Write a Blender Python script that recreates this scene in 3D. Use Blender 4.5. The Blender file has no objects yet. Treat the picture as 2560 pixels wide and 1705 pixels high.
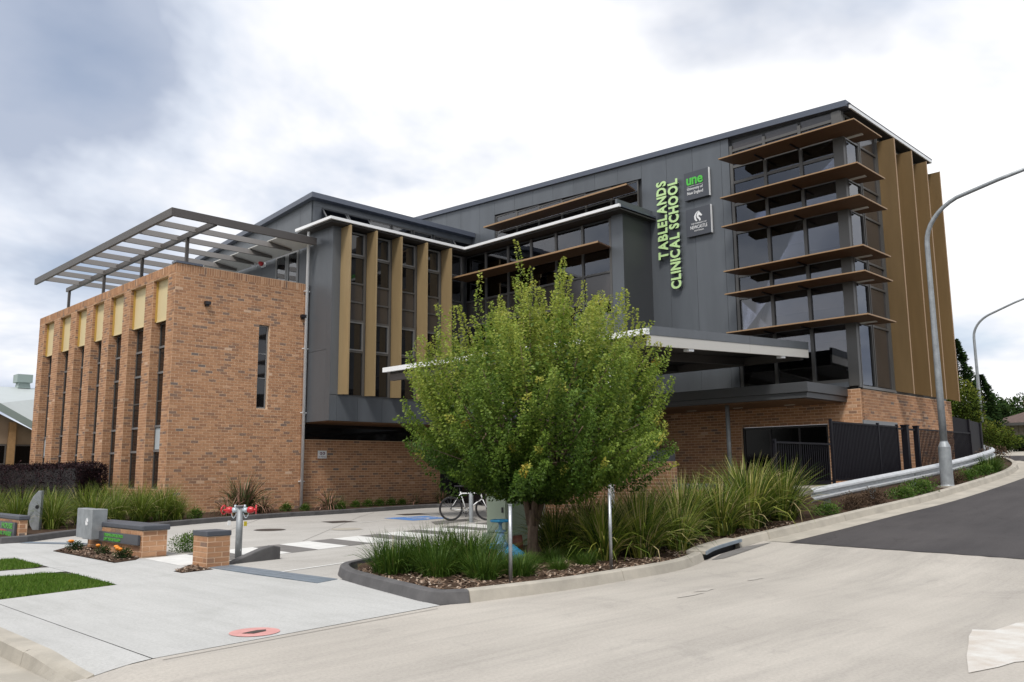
import bpy, bmesh, math, random
from mathutils import Vector, Matrix
random.seed(7)
S = bpy.context.scene
COL = S.collection
# ------------------------------------------------------------------ camera
PITCH, ROLL, HEAD = math.radians(8.70), math.radians(-0.4924), math.radians(45.0)
fw = Vector((math.cos(HEAD)*math.cos(PITCH), math.sin(HEAD)*math.cos(PITCH), math.sin(PITCH)))
rt = Vector((math.sin(HEAD), -math.cos(HEAD), 0)); up = rt.cross(fw)
r2 = math.cos(ROLL)*rt + math.sin(ROLL)*up; u2 = -math.sin(ROLL)*rt + math.cos(ROLL)*up
cam = bpy.data.cameras.new('Camera'); camo = bpy.data.objects.new('Camera', cam); COL.objects.link(camo)
m3 = Matrix((r2, u2, -fw)).transposed()
camo.matrix_world = Matrix.Translation((0, 0, 1.5)) @ m3.to_4x4()
cam.sensor_width = 36; cam.sensor_fit = 'HORIZONTAL'; cam.lens = 29.92
cam.clip_start = 0.05; cam.clip_end = 3000
S.camera = camo
# ------------------------------------------------------------------ world: overcast sky with broken cloud
SUN_EL, SUN_AZ = math.radians(56), math.radians(212)     # azimuth measured from +x towards +y
wd = bpy.data.worlds.new('World'); S.world = wd; wd.use_nodes = True
nt = wd.node_tree; nt.nodes.clear()
def N(t, **k):
    n = nt.nodes.new(t)
    for a, b in k.items(): setattr(n, a, b)
    return n
L = nt.links.new
sky = N('ShaderNodeTexSky'); sky.sky_type = 'NISHITA'; sky.sun_disc = False
sky.sun_elevation = SUN_EL; sky.sun_rotation = math.pi/2 - SUN_AZ
skm = N('ShaderNodeVectorMath', operation='SCALE'); skm.inputs[3].default_value = 0.10
L(sky.outputs[0], skm.inputs[0])
tc = N('ShaderNodeTexCoord'); sep = N('ShaderNodeSeparateXYZ'); L(tc.outputs['Generated'], sep.inputs[0])
zc = N('ShaderNodeMath', operation='MAXIMUM'); L(sep.outputs[2], zc.inputs[0]); zc.inputs[1].default_value = 0.0
za = N('ShaderNodeMath', operation='ADD'); L(zc.outputs[0], za.inputs[0]); za.inputs[1].default_value = 0.34
dv = N('ShaderNodeVectorMath', operation='DIVIDE'); L(tc.outputs['Generated'], dv.inputs[0])
cmb = N('ShaderNodeCombineXYZ')
for i in range(3): L(za.outputs[0], cmb.inputs[i])
L(cmb.outputs[0], dv.inputs[1])
mp = N('ShaderNodeMapping'); L(dv.outputs[0], mp.inputs[0]); mp.inputs['Location'].default_value = (10.60, 14.69, 13.4282)
n1 = N('ShaderNodeTexNoise'); n1.inputs['Scale'].default_value = 1.15; n1.inputs['Detail'].default_value = 6; n1.inputs['Roughness'].default_value = 0.56; n1.inputs['Distortion'].default_value = 0.25
n2 = N('ShaderNodeTexNoise'); n2.inputs['Scale'].default_value = 2.3; n2.inputs['Detail'].default_value = 5; n2.inputs['Roughness'].default_value = 0.48
L(mp.outputs[0], n1.inputs['Vector']); L(mp.outputs[0], n2.inputs['Vector'])
r1 = N('ShaderNodeValToRGB'); L(n1.outputs['Fac'], r1.inputs[0])      # cloud brightness: grey-blue bases to white tops
e = r1.color_ramp.elements
e[0].position = 0.36; e[0].color = (0.38, 0.43, 0.535, 1)
e[1].position = 0.60; e[1].color = (0.95, 0.945, 0.94, 1)
x = r1.color_ramp.elements.new(0.44); x.color = (0.59, 0.635, 0.72, 1)
x = r1.color_ramp.elements.new(0.51); x.color = (0.78, 0.79, 0.825, 1)
rm = N('ShaderNodeValToRGB'); L(n2.outputs['Fac'], rm.inputs[0])      # cloud cover
rm.color_ramp.elements[0].position = 0.26; rm.color_ramp.elements[0].color = (0.55, 0.55, 0.55, 1)
rm.color_ramp.elements[1].position = 0.42; rm.color_ramp.elements[1].color = (1, 1, 1, 1)
mx = N('ShaderNodeMixRGB'); L(rm.outputs[0], mx.inputs[0]); L(skm.outputs[0], mx.inputs[1]); L(r1.outputs[0], mx.inputs[2])
bg = N('ShaderNodeBackground'); bg.inputs[1].default_value = 1.0; L(mx.outputs[0], bg.inputs[0])
wo = N('ShaderNodeOutputWorld'); L(bg.outputs[0], wo.inputs[0])
# ------------------------------------------------------------------ sun through thin cloud
sl = bpy.data.lights.new('Sun', 'SUN'); sl.energy = 2.2; sl.angle = math.radians(13); sl.color = (1.0, 0.95, 0.88)
so = bpy.data.objects.new('Sun', sl); COL.objects.link(so)
sd = Vector((math.cos(SUN_EL)*math.cos(SUN_AZ), math.cos(SUN_EL)*math.sin(SUN_AZ), math.sin(SUN_EL)))
so.rotation_euler = sd.to_track_quat('Z', 'Y').to_euler(); so.location = sd*60
S.view_settings.view_transform = 'Standard'; S.view_settings.look = 'None'
S.view_settings.exposure = 0.36; S.view_settings.gamma = 1.0
S.render.engine = 'CYCLES'

# ------------------------------------------------------------------ materials
MATS = {}
def mat(name, col, rough=0.6, metal=0.0, var=0.0, vscale=3.0, bump=0.0, bscale=40.0, spec=0.5, col2=None, stretch=None,
        tint=None, trans=0.0, ior=None, coat=0.0, speck=0.0, orand=0.0):
    m = bpy.data.materials.new(name); m.use_nodes = True; t = m.node_tree; nn = t.nodes; lk = t.links.new
    b = nn['Principled BSDF']; b.inputs['Roughness'].default_value = rough; b.inputs['Metallic'].default_value = metal
    b.inputs['Specular IOR Level'].default_value = spec
    if ior: b.inputs['IOR'].default_value = ior
    if coat: b.inputs['Coat Weight'].default_value = coat; b.inputs['Coat Roughness'].default_value = 0.1
    b.inputs['Base Color'].default_value = (*col, 1)
    tcn = nn.new('ShaderNodeTexCoord'); vec = tcn.outputs['Object']
    if stretch:
        mpn = nn.new('ShaderNodeMapping'); mpn.inputs['Scale'].default_value = stretch; lk(vec, mpn.inputs[0]); vec = mpn.outputs[0]
    src = None
    if tint:
        at = nn.new('ShaderNodeAttribute'); at.attribute_name = 'tint'
        rp = nn.new('ShaderNodeValToRGB'); rp.color_ramp.interpolation = 'LINEAR'
        for i, (p, c) in enumerate(tint):
            el = rp.color_ramp.elements[i] if i < 2 else rp.color_ramp.elements.new(p)
            el.position = p; el.color = (*c, 1)
        lk(at.outputs['Fac'], rp.inputs[0]); src = rp.outputs[0]
    if var > 0:
        ns = nn.new('ShaderNodeTexNoise'); ns.inputs['Scale'].default_value = vscale; ns.inputs['Detail'].default_value = 8; ns.inputs['Roughness'].default_value = 0.62
        lk(vec, ns.inputs['Vector'])
        mxn = nn.new('ShaderNodeMixRGB'); mxn.blend_type = 'MIX'
        c2 = col2 if col2 else tuple(c*(1-var) for c in col)
        cr = nn.new('ShaderNodeValToRGB'); cr.color_ramp.elements[0].position = 0.36; cr.color_ramp.elements[1].position = 0.66
        lk(ns.outputs['Fac'], cr.inputs[0])
        if tint:
            mxn.blend_type = 'MULTIPLY'; mxn.inputs[0].default_value = var
            lk(src, mxn.inputs[1]); lk(cr.outputs[0], mxn.inputs[2])
        else:
            lk(cr.outputs[0], mxn.inputs[0]); mxn.inputs[1].default_value = (*c2, 1); mxn.inputs[2].default_value = (*col, 1)
        src = mxn.outputs[0]
    if speck > 0:
        sp = nn.new('ShaderNodeTexNoise'); sp.inputs['Scale'].default_value = 160; sp.inputs['Detail'].default_value = 3
        lk(tcn.outputs['Object'], sp.inputs['Vector'])
        sr = nn.new('ShaderNodeValToRGB'); sr.color_ramp.elements[0].position = 0.3; sr.color_ramp.elements[0].color = (1-speck,)*3+(1,); sr.color_ramp.elements[1].position = 0.7
        lk(sp.outputs['Fac'], sr.inputs[0])
        mm = nn.new('ShaderNodeMixRGB'); mm.blend_type = 'MULTIPLY'; mm.inputs[0].default_value = 1
        if src: lk(src, mm.inputs[1])
        else: mm.inputs[1].default_value = (*col, 1)
        lk(sr.outputs[0], mm.inputs[2]); src = mm.outputs[0]
    if orand > 0:
        oi = nn.new('ShaderNodeObjectInfo'); mr = nn.new('ShaderNodeMapRange'); mr.inputs[3].default_value = 1-orand; mr.inputs[4].default_value = 1+orand
        lk(oi.outputs['Random'], mr.inputs[0]); mo = nn.new('ShaderNodeVectorMath'); mo.operation = 'SCALE'
        if src: lk(src, mo.inputs[0])
        else: mo.inputs[0].default_value = col
        lk(mr.outputs[0], mo.inputs[3]); src = mo.outputs[0]
    if src: lk(src, b.inputs['Base Color'])
    if bump > 0:
        nb = nn.new('ShaderNodeTexNoise'); nb.inputs['Scale'].default_value = bscale; nb.inputs['Detail'].default_value = 6
        lk(tcn.outputs['Object'], nb.inputs['Vector'])
        bp = nn.new('ShaderNodeBump'); bp.inputs['Strength'].default_value = bump; bp.inputs['Distance'].default_value = 0.02
        lk(nb.outputs['Fac'], bp.inputs['Height']); lk(bp.outputs[0], b.inputs['Normal'])
    if trans > 0:
        tr = nn.new('ShaderNodeBsdfTranslucent'); ms = nn.new('ShaderNodeMixShader'); ms.inputs[0].default_value = trans
        if src: lk(src, tr.inputs[0])
        else: tr.inputs[0].default_value = (*col, 1)
        lk(b.outputs[0], ms.inputs[1]); lk(tr.outputs[0], ms.inputs[2]); lk(ms.outputs[0], nn['Material Output'].inputs[0])
    MATS[name] = m
    return m
BR = [(0.0, (0.205, 0.165, 0.145)), (0.10, (0.275, 0.175, 0.125)), (0.28, (0.385, 0.205, 0.118)), (0.5, (0.465, 0.252, 0.140)),
      (0.72, (0.525, 0.296, 0.170)), (0.88, (0.57, 0.335, 0.20)), (1.0, (0.64, 0.45, 0.32))]
M_brick = mat('brick', (.36, .2, .12), 0.85, tint=BR, var=0.16, vscale=9, bump=0.25, bscale=70, spec=0.2)
M_mortar = mat('mortar', (0.70, 0.50, 0.345), 0.95, var=0.12, vscale=6, bump=0.3, bscale=90, spec=0.1)
M_clad = mat('metal_cladding', (0.116, 0.129, 0.145), 0.40, 0.15, var=0.14, vscale=1.1, spec=0.5, orand=0.045, stretch=(1.5, 1.5, .25), bump=0.015, bscale=1.6)
M_dclad = mat('dark_cladding', (0.062, 0.066, 0.072), 0.45, 0.1, var=0.10, vscale=0.7)
M_flash = mat('roof_flashing', (0.10, 0.115, 0.15), 0.38, 0.2)
M_frame = mat('window_frame', (0.105, 0.103, 0.10), 0.40, 0.2)
M_lframe = mat('grey_frame', (0.20, 0.205, 0.21), 0.40, 0.2)
def glassmat(name, ior, trn):
    m = bpy.data.materials.new(name); m.use_nodes = True; t = m.node_tree; nn = t.nodes; lk = t.links.new; nn.clear()
    o_ = nn.new('ShaderNodeOutputMaterial'); f_ = nn.new('ShaderNodeFresnel'); f_.inputs[0].default_value = ior
    g_ = nn.new('ShaderNodeBsdfGlossy'); g_.inputs['Roughness'].default_value = .012; g_.inputs['Color'].default_value = (.93, .95, 1, 1); tr_ = nn.new('ShaderNodeBsdfTransparent'); tr_.inputs[0].default_value = (*trn, 1)
    tc_ = nn.new('ShaderNodeTexCoord'); nz = nn.new('ShaderNodeTexNoise'); nz.inputs['Scale'].default_value = .8; lk(tc_.outputs['Object'], nz.inputs['Vector'])
    bp = nn.new('ShaderNodeBump'); bp.inputs['Strength'].default_value = .012; bp.inputs['Distance'].default_value = .02; lk(nz.outputs['Fac'], bp.inputs['Height']); lk(bp.outputs[0], g_.inputs['Normal'])
    mx_ = nn.new('ShaderNodeMixShader'); lk(f_.outputs[0], mx_.inputs[0]); lk(tr_.outputs[0], mx_.inputs[1]); lk(g_.outputs[0], mx_.inputs[2]); lk(mx_.outputs[0], o_.inputs[0])
    MATS[name] = m; return m
M_glass = glassmat('tinted_glass', 2.0, (.50, .50, .52))
M_blind = mat('roller_blind', (0.50, 0.49, 0.475), 0.8, orand=.12)
M_glass2 = mat('dark_glass', (0.010, 0.010, 0.011), 0.03, 0.0, ior=1.62, bump=0.012, bscale=0.8)
M_glass3 = mat('shaded_glass', (0.003, 0.003, 0.0035), 0.10, 0.0, ior=1.3, spec=.3)
M_bronze_glass = mat('bronze_spandrel', (0.052, 0.046, 0.044), 0.16, 0.0, ior=1.7)
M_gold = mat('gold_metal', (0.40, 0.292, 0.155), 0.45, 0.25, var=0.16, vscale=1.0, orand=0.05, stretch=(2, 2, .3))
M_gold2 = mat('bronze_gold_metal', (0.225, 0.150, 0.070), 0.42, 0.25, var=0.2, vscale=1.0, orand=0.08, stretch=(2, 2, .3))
M_wood = mat('bronze_awning', (0.145, 0.076, 0.036), 0.5, 0.1, var=0.3, vscale=2.5, stretch=(6, .5, 6))
M_edge = mat('awning_edge', (0.34, 0.215, 0.115), 0.5, 0.1)
M_cream = mat('cream_panel', (0.66, 0.545, 0.315), 0.6, var=0.06, vscale=1.2)
M_yel = mat('ochre_return', (0.50, 0.32, 0.075), 0.6)
M_white = mat('white_metal', (0.80, 0.815, 0.83), 0.35, 0.0)
M_gal = mat('galvanised_steel', (0.43, 0.45, 0.47), 0.42, 0.75, var=0.30, vscale=9, bump=0.03, bscale=30)
M_galpaint = mat('weathered_grey_steel', (0.33, 0.355, 0.375), 0.5, 0.3, var=0.28, vscale=5)
M_steel = mat('pergola_steel', (0.085, 0.077, 0.074), 0.5, 0.1, var=0.1, vscale=1)
M_slat = mat('pergola_slat', (0.165, 0.155, 0.148), 0.5, 0.1)
M_soff = mat('pale_soffit', (0.56, 0.55, 0.52), 0.7)
M_dsoff = mat('dark_soffit', (0.035, 0.033, 0.032), 0.7)
M_black = mat('black_paint', (0.016, 0.015, 0.019), 0.45)
M_blackmet = mat('black_fence_steel', (0.009, 0.0085, 0.012), 0.5, 0.0, spec=0.12)
def concrete(name, c_hi, c_lo, stain, streak=(0.5, 3.0), srot=0.0, samt=0.5, crack=0.0, tracks=None):
    m = bpy.data.materials.new(name); m.use_nodes = True; t = m.node_tree; nn = t.nodes; lk = t.links.new
    b = nn['Principled BSDF']; b.inputs['Roughness'].default_value = 0.88; b.inputs['Specular IOR Level'].default_value = 0.2
    tcn = nn.new('ShaderNodeTexCoord')
    def noise(scale, detail=6, rough=.6, mp=None, dist=0):
        n = nn.new('ShaderNodeTexNoise'); n.inputs['Scale'].default_value = scale; n.inputs['Detail'].default_value = detail; n.inputs['Roughness'].default_value = rough; n.inputs['Distortion'].default_value = dist
        if mp:
            q = nn.new('ShaderNodeMapping'); q.inputs['Scale'].default_value = (*mp, 1); q.inputs['Rotation'].default_value = (0, 0, srot); lk(tcn.outputs['Object'], q.inputs[0]); lk(q.outputs[0], n.inputs['Vector'])
        else: lk(tcn.outputs['Object'], n.inputs['Vector'])
        return n.outputs['Fac']
    def ramp(f, p0, c0, p1, c1):
        r = nn.new('ShaderNodeValToRGB'); r.color_ramp.elements[0].position = p0; r.color_ramp.elements[0].color = (*c0, 1); r.color_ramp.elements[1].position = p1; r.color_ramp.elements[1].color = (*c1, 1); lk(f, r.inputs[0]); return r.outputs[0]
    def mul(a, c, f=1.0):
        x_ = nn.new('ShaderNodeMixRGB'); x_.blend_type = 'MULTIPLY'; x_.inputs[0].default_value = f; lk(a, x_.inputs[1]); lk(c, x_.inputs[2]); return x_.outputs[0]
    w1 = (1, 1, 1)
    col = ramp(noise(.55, 8, .6), .34, c_lo, .66, c_hi)
    col = mul(col, ramp(noise(1.6, 9, .68, streak, .4), .30, stain, .58, w1), samt)
    col = mul(col, ramp(noise(.9, 10, .7, None, 1.2), .30, stain, .44, w1), .38)
    col = mul(col, ramp(noise(34, 4, .6), .25, (.80,)*3, .6, w1), .8)
    col = mul(col, ramp(noise(210, 2, .5), .28, (.72,)*3, .5, w1), .8)
    if tracks:
        sp = nn.new('ShaderNodeSeparateXYZ'); lk(tcn.outputs['Object'], sp.inputs[0])
        def mth(op, a_, b_):
            q = nn.new('ShaderNodeMath'); q.operation = op
            for i_, v_ in enumerate((a_, b_)):
                if isinstance(v_, (int, float)): q.inputs[i_].default_value = v_
                else: lk(v_, q.inputs[i_])
            return q.outputs[0]
        wob = mth('MULTIPLY', noise(.35, 2), .9); xx = mth('SUBTRACT', sp.outputs[0], 9.0)
        base = mth('SUBTRACT', sp.outputs[1], mth('ADD', mth('ADD', mth('MULTIPLY', xx, .13), mth('MULTIPLY', mth('MULTIPLY', xx, xx), .014)), wob))
        for off, w_ in tracks:
            dd = mth('ABSOLUTE', mth('SUBTRACT', base, off), 0)
            fac = mth('MULTIPLY', mth('SUBTRACT', 1.0, mth('MINIMUM', mth('DIVIDE', dd, w_), 1.0)), mth('MULTIPLY', noise(2.2, 8, .7, (.16, 3.4)), 1.5))
            col = mul(col, ramp(fac, .10, w1, .75, (.66, .665, .67)), .32)
    if crack > 0:
        v = nn.new('ShaderNodeTexVoronoi'); v.feature = 'DISTANCE_TO_EDGE'; v.inputs['Scale'].default_value = .28
        nz = nn.new('ShaderNodeTexNoise'); nz.inputs['Scale'].default_value = 1.7; nz.inputs['Detail'].default_value = 6; lk(tcn.outputs['Object'], nz.inputs['Vector'])
        ad = nn.new('ShaderNodeVectorMath'); ad.operation = 'ADD'; lk(tcn.outputs['Object'], ad.inputs[0]); lk(nz.outputs['Color'], ad.inputs[1]); lk(ad.outputs[0], v.inputs['Vector'])
        col = mul(col, ramp(v.outputs['Distance'], .0012, (.45, .43, .40), .0030, w1), crack)
    lk(col, b.inputs['Base Color'])
    bp = nn.new('ShaderNodeBump'); bp.inputs['Strength'].default_value = .25; bp.inputs['Distance'].default_value = .01; lk(noise(130, 5), bp.inputs['Height']); lk(bp.outputs[0], b.inputs['Normal'])
    MATS[name] = m; return m
M_apron = concrete('beige_concrete', (0.492, 0.460, 0.415), (0.440, 0.410, 0.370), (.66, .665, .68), (.22, 2.6), math.radians(-14), .38, tracks=((3.9, .55), (5.2, .42), (2.4, .6), (.9, .6)))
M_path = concrete('grey_concrete', (0.515, 0.517, 0.508), (0.465, 0.467, 0.458), (.80, .80, .79), (2.4, .3), math.radians(20), .55)
M_court = concrete('court_concrete', (0.50, 0.484, 0.458), (0.435, 0.42, 0.397), (.80, .79, .77), (.4, 2.2), math.radians(-40), .5)
M_dirtjoint = mat('joint_dirt', (0.10, 0.09, 0.08), 0.95)
M_asph = concrete('asphalt', (0.082, 0.076, 0.077), (0.062, 0.058, 0.060), (.72, .72, .73), (.2, 1.6), math.radians(-6), .6, .5)
M_kerb = mat('kerb_concrete', (0.47, 0.435, 0.375), 0.85, var=0.3, vscale=2.2, col2=(0.36, 0.335, 0.29), bump=0.15, bscale=80, spec=0.2, speck=0.12)
M_dkerb = mat('charcoal_kerb', (0.125, 0.122, 0.124), 0.8, var=0.3, vscale=3, col2=(0.085, 0.083, 0.086), bump=0.15, bscale=80, spec=0.25)
M_dcap = mat('charcoal_cap', (0.075, 0.082, 0.10), 0.6, var=0.2, vscale=5, bump=0.1)
M_soil = mat('mulch_soil', (0.085, 0.055, 0.038), 0.95, var=0.5, vscale=14, bump=0.9, bscale=45, spec=0.1)
M_ground = mat('earth', (0.12, 0.13, 0.055), 0.95, var=0.4, vscale=0.6, bump=0.3, spec=0.1)
CH = [(0.0, (0.10, 0.065, 0.045)), (0.4, (0.20, 0.135, 0.095)), (0.75, (0.33, 0.25, 0.19)), (1.0, (0.50, 0.43, 0.36))]
M_chip = mat('mulch_chip', (.2, .14, .1), 0.9, tint=CH, spec=0.1)
M_wpaint = mat('white_line_paint', (0.72, 0.72, 0.70), 0.7, var=0.15, vscale=4, speck=0.05)
M_worn = mat('worn_white_paint', (0.66, 0.655, 0.63), 0.8, var=0.5, vscale=3.2, col2=(0.53, 0.48, 0.425), speck=0.22)
M_gpaint = mat('grey_line_paint', (0.205, 0.195, 0.188), 0.8, var=0.25, vscale=3, speck=0.25)
M_fade = mat('worn_line_paint', (0.50, 0.475, 0.435), 0.8, var=0.5, vscale=9, col2=(0.425, 0.392, 0.35), speck=0.2)
M_bpaint = mat('blue_line_paint', (0.10, 0.25, 0.60), 0.7, var=0.2, vscale=3)
M_pink = mat('faded_red_paint', (0.62, 0.31, 0.29), 0.7, var=0.2, vscale=8)
M_iron = mat('cast_iron', (0.075, 0.06, 0.052), 0.7, 0.2, var=0.3, vscale=10, bump=0.3)
M_grate = mat('grate_steel', (0.255, 0.31, 0.37), 0.45, 0.4, var=0.2, vscale=5)
M_red = mat('red_paint', (0.52, 0.028, 0.035), 0.3)
M_lblue = mat('pale_steel', (0.50, 0.58, 0.63), 0.4, 0.2)
M_blue = mat('blue_valve_paint', (0.04, 0.29, 0.60), 0.45, var=0.35, vscale=14, col2=(0.05, 0.36, 0.62), bump=0.2, bscale=30)
M_pblue = mat('weathered_blue_paint', (0.27, 0.43, 0.60), 0.5, var=0.5, vscale=16, col2=(0.14, 0.28, 0.42), bump=0.2, bscale=30)
M_rust = mat('rusty_pipe', (0.17, 0.055, 0.035), 0.7, var=0.4, vscale=14, bump=0.3)
M_cab = mat('cabinet_green', (0.40, 0.48, 0.36), 0.5, var=0.1, vscale=2)
M_bark = mat('bark', (0.30, 0.22, 0.165), 0.9, var=0.45, vscale=9, stretch=(3, 3, .5), bump=0.7, bscale=45, spec=0.1)
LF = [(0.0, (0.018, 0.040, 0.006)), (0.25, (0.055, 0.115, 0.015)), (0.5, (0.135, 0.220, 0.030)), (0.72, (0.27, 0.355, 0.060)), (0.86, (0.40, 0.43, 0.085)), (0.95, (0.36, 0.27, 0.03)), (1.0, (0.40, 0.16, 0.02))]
M_leaf = mat('leaf', (.07, .13, .02), 0.5, tint=LF, trans=0.36, spec=0.3)
GR = [(0.0, (0.018, 0.038, 0.006)), (0.35, (0.070, 0.120, 0.014)), (0.65, (0.180, 0.235, 0.030)), (0.85, (0.33, 0.33, 0.07)), (1.0, (0.46, 0.38, 0.20))]
M_blade = mat('grass_blade', (.08, .12, .02), 0.55, tint=GR, trans=0.25, spec=0.3)
GG = [(0.0, (0.018, 0.045, 0.006)), (0.5, (0.055, 0.120, 0.012)), (0.9, (0.12, 0.185, 0.028)), (1.0, (0.26, 0.19, 0.10))]
M_tuft = mat('tuft_blade', (.05, .1, .02), 0.55, tint=GG, trans=0.2, spec=0.3)
LW = [(0.0, (0.045, 0.105, 0.010)), (0.6, (0.095, 0.185, 0.020)), (1.0, (0.19, 0.25, 0.05))]
M_lawn = mat('lawn_blade', (.06, .13, .02), 0.6, tint=LW, trans=0.2, spec=0.2)
PU = [(0.0, (0.006, 0.004, 0.005)), (0.6, (0.020, 0.010, 0.013)), (0.93, (0.055, 0.022, 0.026)), (1.0, (0.12, 0.06, 0.06))]
M_hedge = mat('purple_leaf', (.02, .01, .012), 0.6, tint=PU, spec=0.15)
DK = [(0.0, (0.007, 0.016, 0.006)), (0.5, (0.018, 0.040, 0.011)), (1.0, (0.048, 0.082, 0.018))]
M_dleaf = mat('dark_leaf', (.02, .04, .01), 0.8, tint=DK, spec=0.08)
OL = [(0.0, (0.020, 0.034, 0.006)), (0.5, (0.065, 0.095, 0.012)), (1.0, (0.15, 0.16, 0.025))]
M_oleaf = mat('olive_leaf', (.06, .07, .02), 0.8, tint=OL, spec=0.08)
BS = [(0.0, (0.030, 0.020, 0.014)), (0.6, (0.085, 0.055, 0.036)), (1.0, (0.16, 0.12, 0.08))]
M_brown = mat('brown_leaf', (.08, .05, .03), 0.8, tint=BS, spec=0.1)
PK = [(0.0, (0.020, 0.038, 0.012)), (0.55, (0.060, 0.085, 0.025)), (0.8, (0.19, 0.12, 0.075)), (1.0, (0.46, 0.25, 0.19))]
M_pinkplant = mat('flax_blade', (.06, .08, .03), 0.6, tint=PK, trans=0.1, spec=0.3)
M_orange = mat('orange_petal', (0.75, 0.24, 0.012), 0.6)
M_lime = mat('lime_letter', (0.52, 0.74, 0.34), 0.35)
M_limeside = mat('letter_return', (0.13, 0.15, 0.16), 0.4, 0.3)
M_unegreen = mat('bright_green', (0.08, 0.50, 0.06), 0.4)
M_panel = mat('sign_panel', (0.060, 0.066, 0.080), 0.4)
M_wletter = mat('white_letter', (0.78, 0.79, 0.80), 0.5)
M_gletter = mat('green_letter', (0.09, 0.40, 0.05), 0.5, var=0.3, vscale=20)
M_purple = mat('purple_print', (0.13, 0.03, 0.09), 0.6)
M_tyre = mat('tyre_rubber', (0.018, 0.018, 0.02), 0.75)
M_lens = mat('light_lens', (0.75, 0.75, 0.72), 0.3)
M_roof = mat('pale_roof', (0.46, 0.50, 0.50), 0.5, 0.1, var=0.06, vscale=1)
M_roofg = mat('green_grey_trim', (0.27, 0.335, 0.32), 0.5)
M_tile = mat('brown_tile_roof', (0.11, 0.070, 0.058), 0.8, var=0.3, vscale=6, bump=0.4, bscale=20)
M_tanwall = mat('tan_wall', (0.30, 0.225, 0.155), 0.8)
M_ybrick = mat('yellow_post', (0.36, 0.215, 0.095), 0.8, var=0.2, vscale=8)
M_weather = mat('weatherboard', (0.42, 0.38, 0.32), 0.8, var=0.2, vscale=8)

# ------------------------------------------------------------------ helpers
def tag(o, label=None, cat=None, group=None, kind=None):
    if label: o['label'] = label
    if cat: o['category'] = cat
    if group: o['group'] = group
    if kind: o['kind'] = kind
    return o
def empty(name, loc, label, cat, group=None):
    o = bpy.data.objects.new(name, None); COL.objects.link(o); o.location = loc; o.empty_display_size = 0.2
    return tag(o, label, cat, group)
def par(o, p):
    o.parent = p; o.matrix_parent_inverse = p.matrix_basis.inverted()   # built in world space
    return o
class MB:
    def __init__(s): s.v = []; s.f = []; s.t = []; s.m = []; s.cm = 0
    def add(s, vs, fs, t=0.5):
        n = len(s.v); s.v += [tuple(p) for p in vs]
        for q in fs: s.f.append(tuple(n+i for i in q)); s.t.append(t); s.m.append(s.cm)
        return s
    def box(s, x0, x1, y0, y1, z0, z1, t=0.5):
        return s.add([(x0,y0,z0),(x1,y0,z0),(x1,y1,z0),(x0,y1,z0),(x0,y0,z1),(x1,y0,z1),(x1,y1,z1),(x0,y1,z1)],
                     [(0,3,2,1),(4,5,6,7),(0,1,5,4),(1,2,6,5),(2,3,7,6),(3,0,4,7)], t)
    def hexa(s, p, t=0.5):       # 8 points: bottom 4 ccw, top 4 ccw
        return s.add(p, [(0,3,2,1),(4,5,6,7),(0,1,5,4),(1,2,6,5),(2,3,7,6),(3,0,4,7)], t)
    def prism(s, poly, z0, z1, t=0.5):    # poly in xy (ccw)
        n = len(poly)
        vs = [(x, y, z0) for x, y in poly] + [(x, y, z1) for x, y in poly]
        fs = [tuple(range(n-1, -1, -1)), tuple(range(n, 2*n))] + [(i, (i+1) % n, n+(i+1) % n, n+i) for i in range(n)]
        return s.add(vs, fs, t)
    def extr(s, pts, d, t=0.5):           # planar 3d polygon extruded by vector d
        n = len(pts); d = Vector(d)
        vs = [Vector(p) for p in pts] + [Vector(p)+d for p in pts]
        return s.add(vs, [tuple(range(n-1, -1, -1)), tuple(range(n, 2*n))] + [(i, (i+1) % n, n+(i+1) % n, n+i) for i in range(n)], t)
    def tube(s, pts, rad, seg=8, t=0.5, cap=True):
        pts = [Vector(p) for p in pts]; n = len(pts)
        if not hasattr(rad, '__len__'): rad = [rad]*n
        rings = []; ref = None
        for i, p in enumerate(pts):
            d = (pts[min(i+1, n-1)] - pts[max(i-1, 0)])
            if d.length < 1e-9: d = Vector((0, 0, 1))
            d.normalize()
            if ref is None: ref = Vector((1, 0, 0)) if abs(d.x) < 0.8 else Vector((0, 1, 0))
            a = (ref - d*ref.dot(d)).normalized(); b = d.cross(a); ref = a
            rings.append([p + (a*math.cos(2*math.pi*k/seg) + b*math.sin(2*math.pi*k/seg))*rad[i] for k in range(seg)])
        vs = [q for r in rings for q in r]; fs = []
        for i in range(n-1):
            for k in range(seg):
                fs.append((i*seg+k, i*seg+(k+1) % seg, (i+1)*seg+(k+1) % seg, (i+1)*seg+k))
        if cap: fs.append(tuple(range(seg-1, -1, -1))); fs.append(tuple((n-1)*seg+k for k in range(seg)))
        return s.add(vs, fs, t)
    def build(s, name, mt, parent=None, smooth=False, kind=None, bevel=0):
        me = bpy.data.meshes.new(name); me.from_pydata(s.v, [], s.f)
        for q in (mt if isinstance(mt, (list, tuple)) else [mt]): me.materials.append(q)
        a = me.attributes.new('tint', 'FLOAT', 'FACE'); a.data.foreach_set('value', s.t)
        if max(s.m or [0]) > 0: me.polygons.foreach_set('material_index', s.m)
        if smooth: me.polygons.foreach_set('use_smooth', [True]*len(me.polygons))
        me.update()
        o = bpy.data.objects.new(name, me); COL.objects.link(o)
        if bevel:
            md = o.modifiers.new('Bevel', 'BEVEL'); md.width = bevel; md.segments = 2; md.limit_method = 'ANGLE'
        if parent: par(o, parent)
        if kind: o['kind'] = kind
        return o
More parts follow.
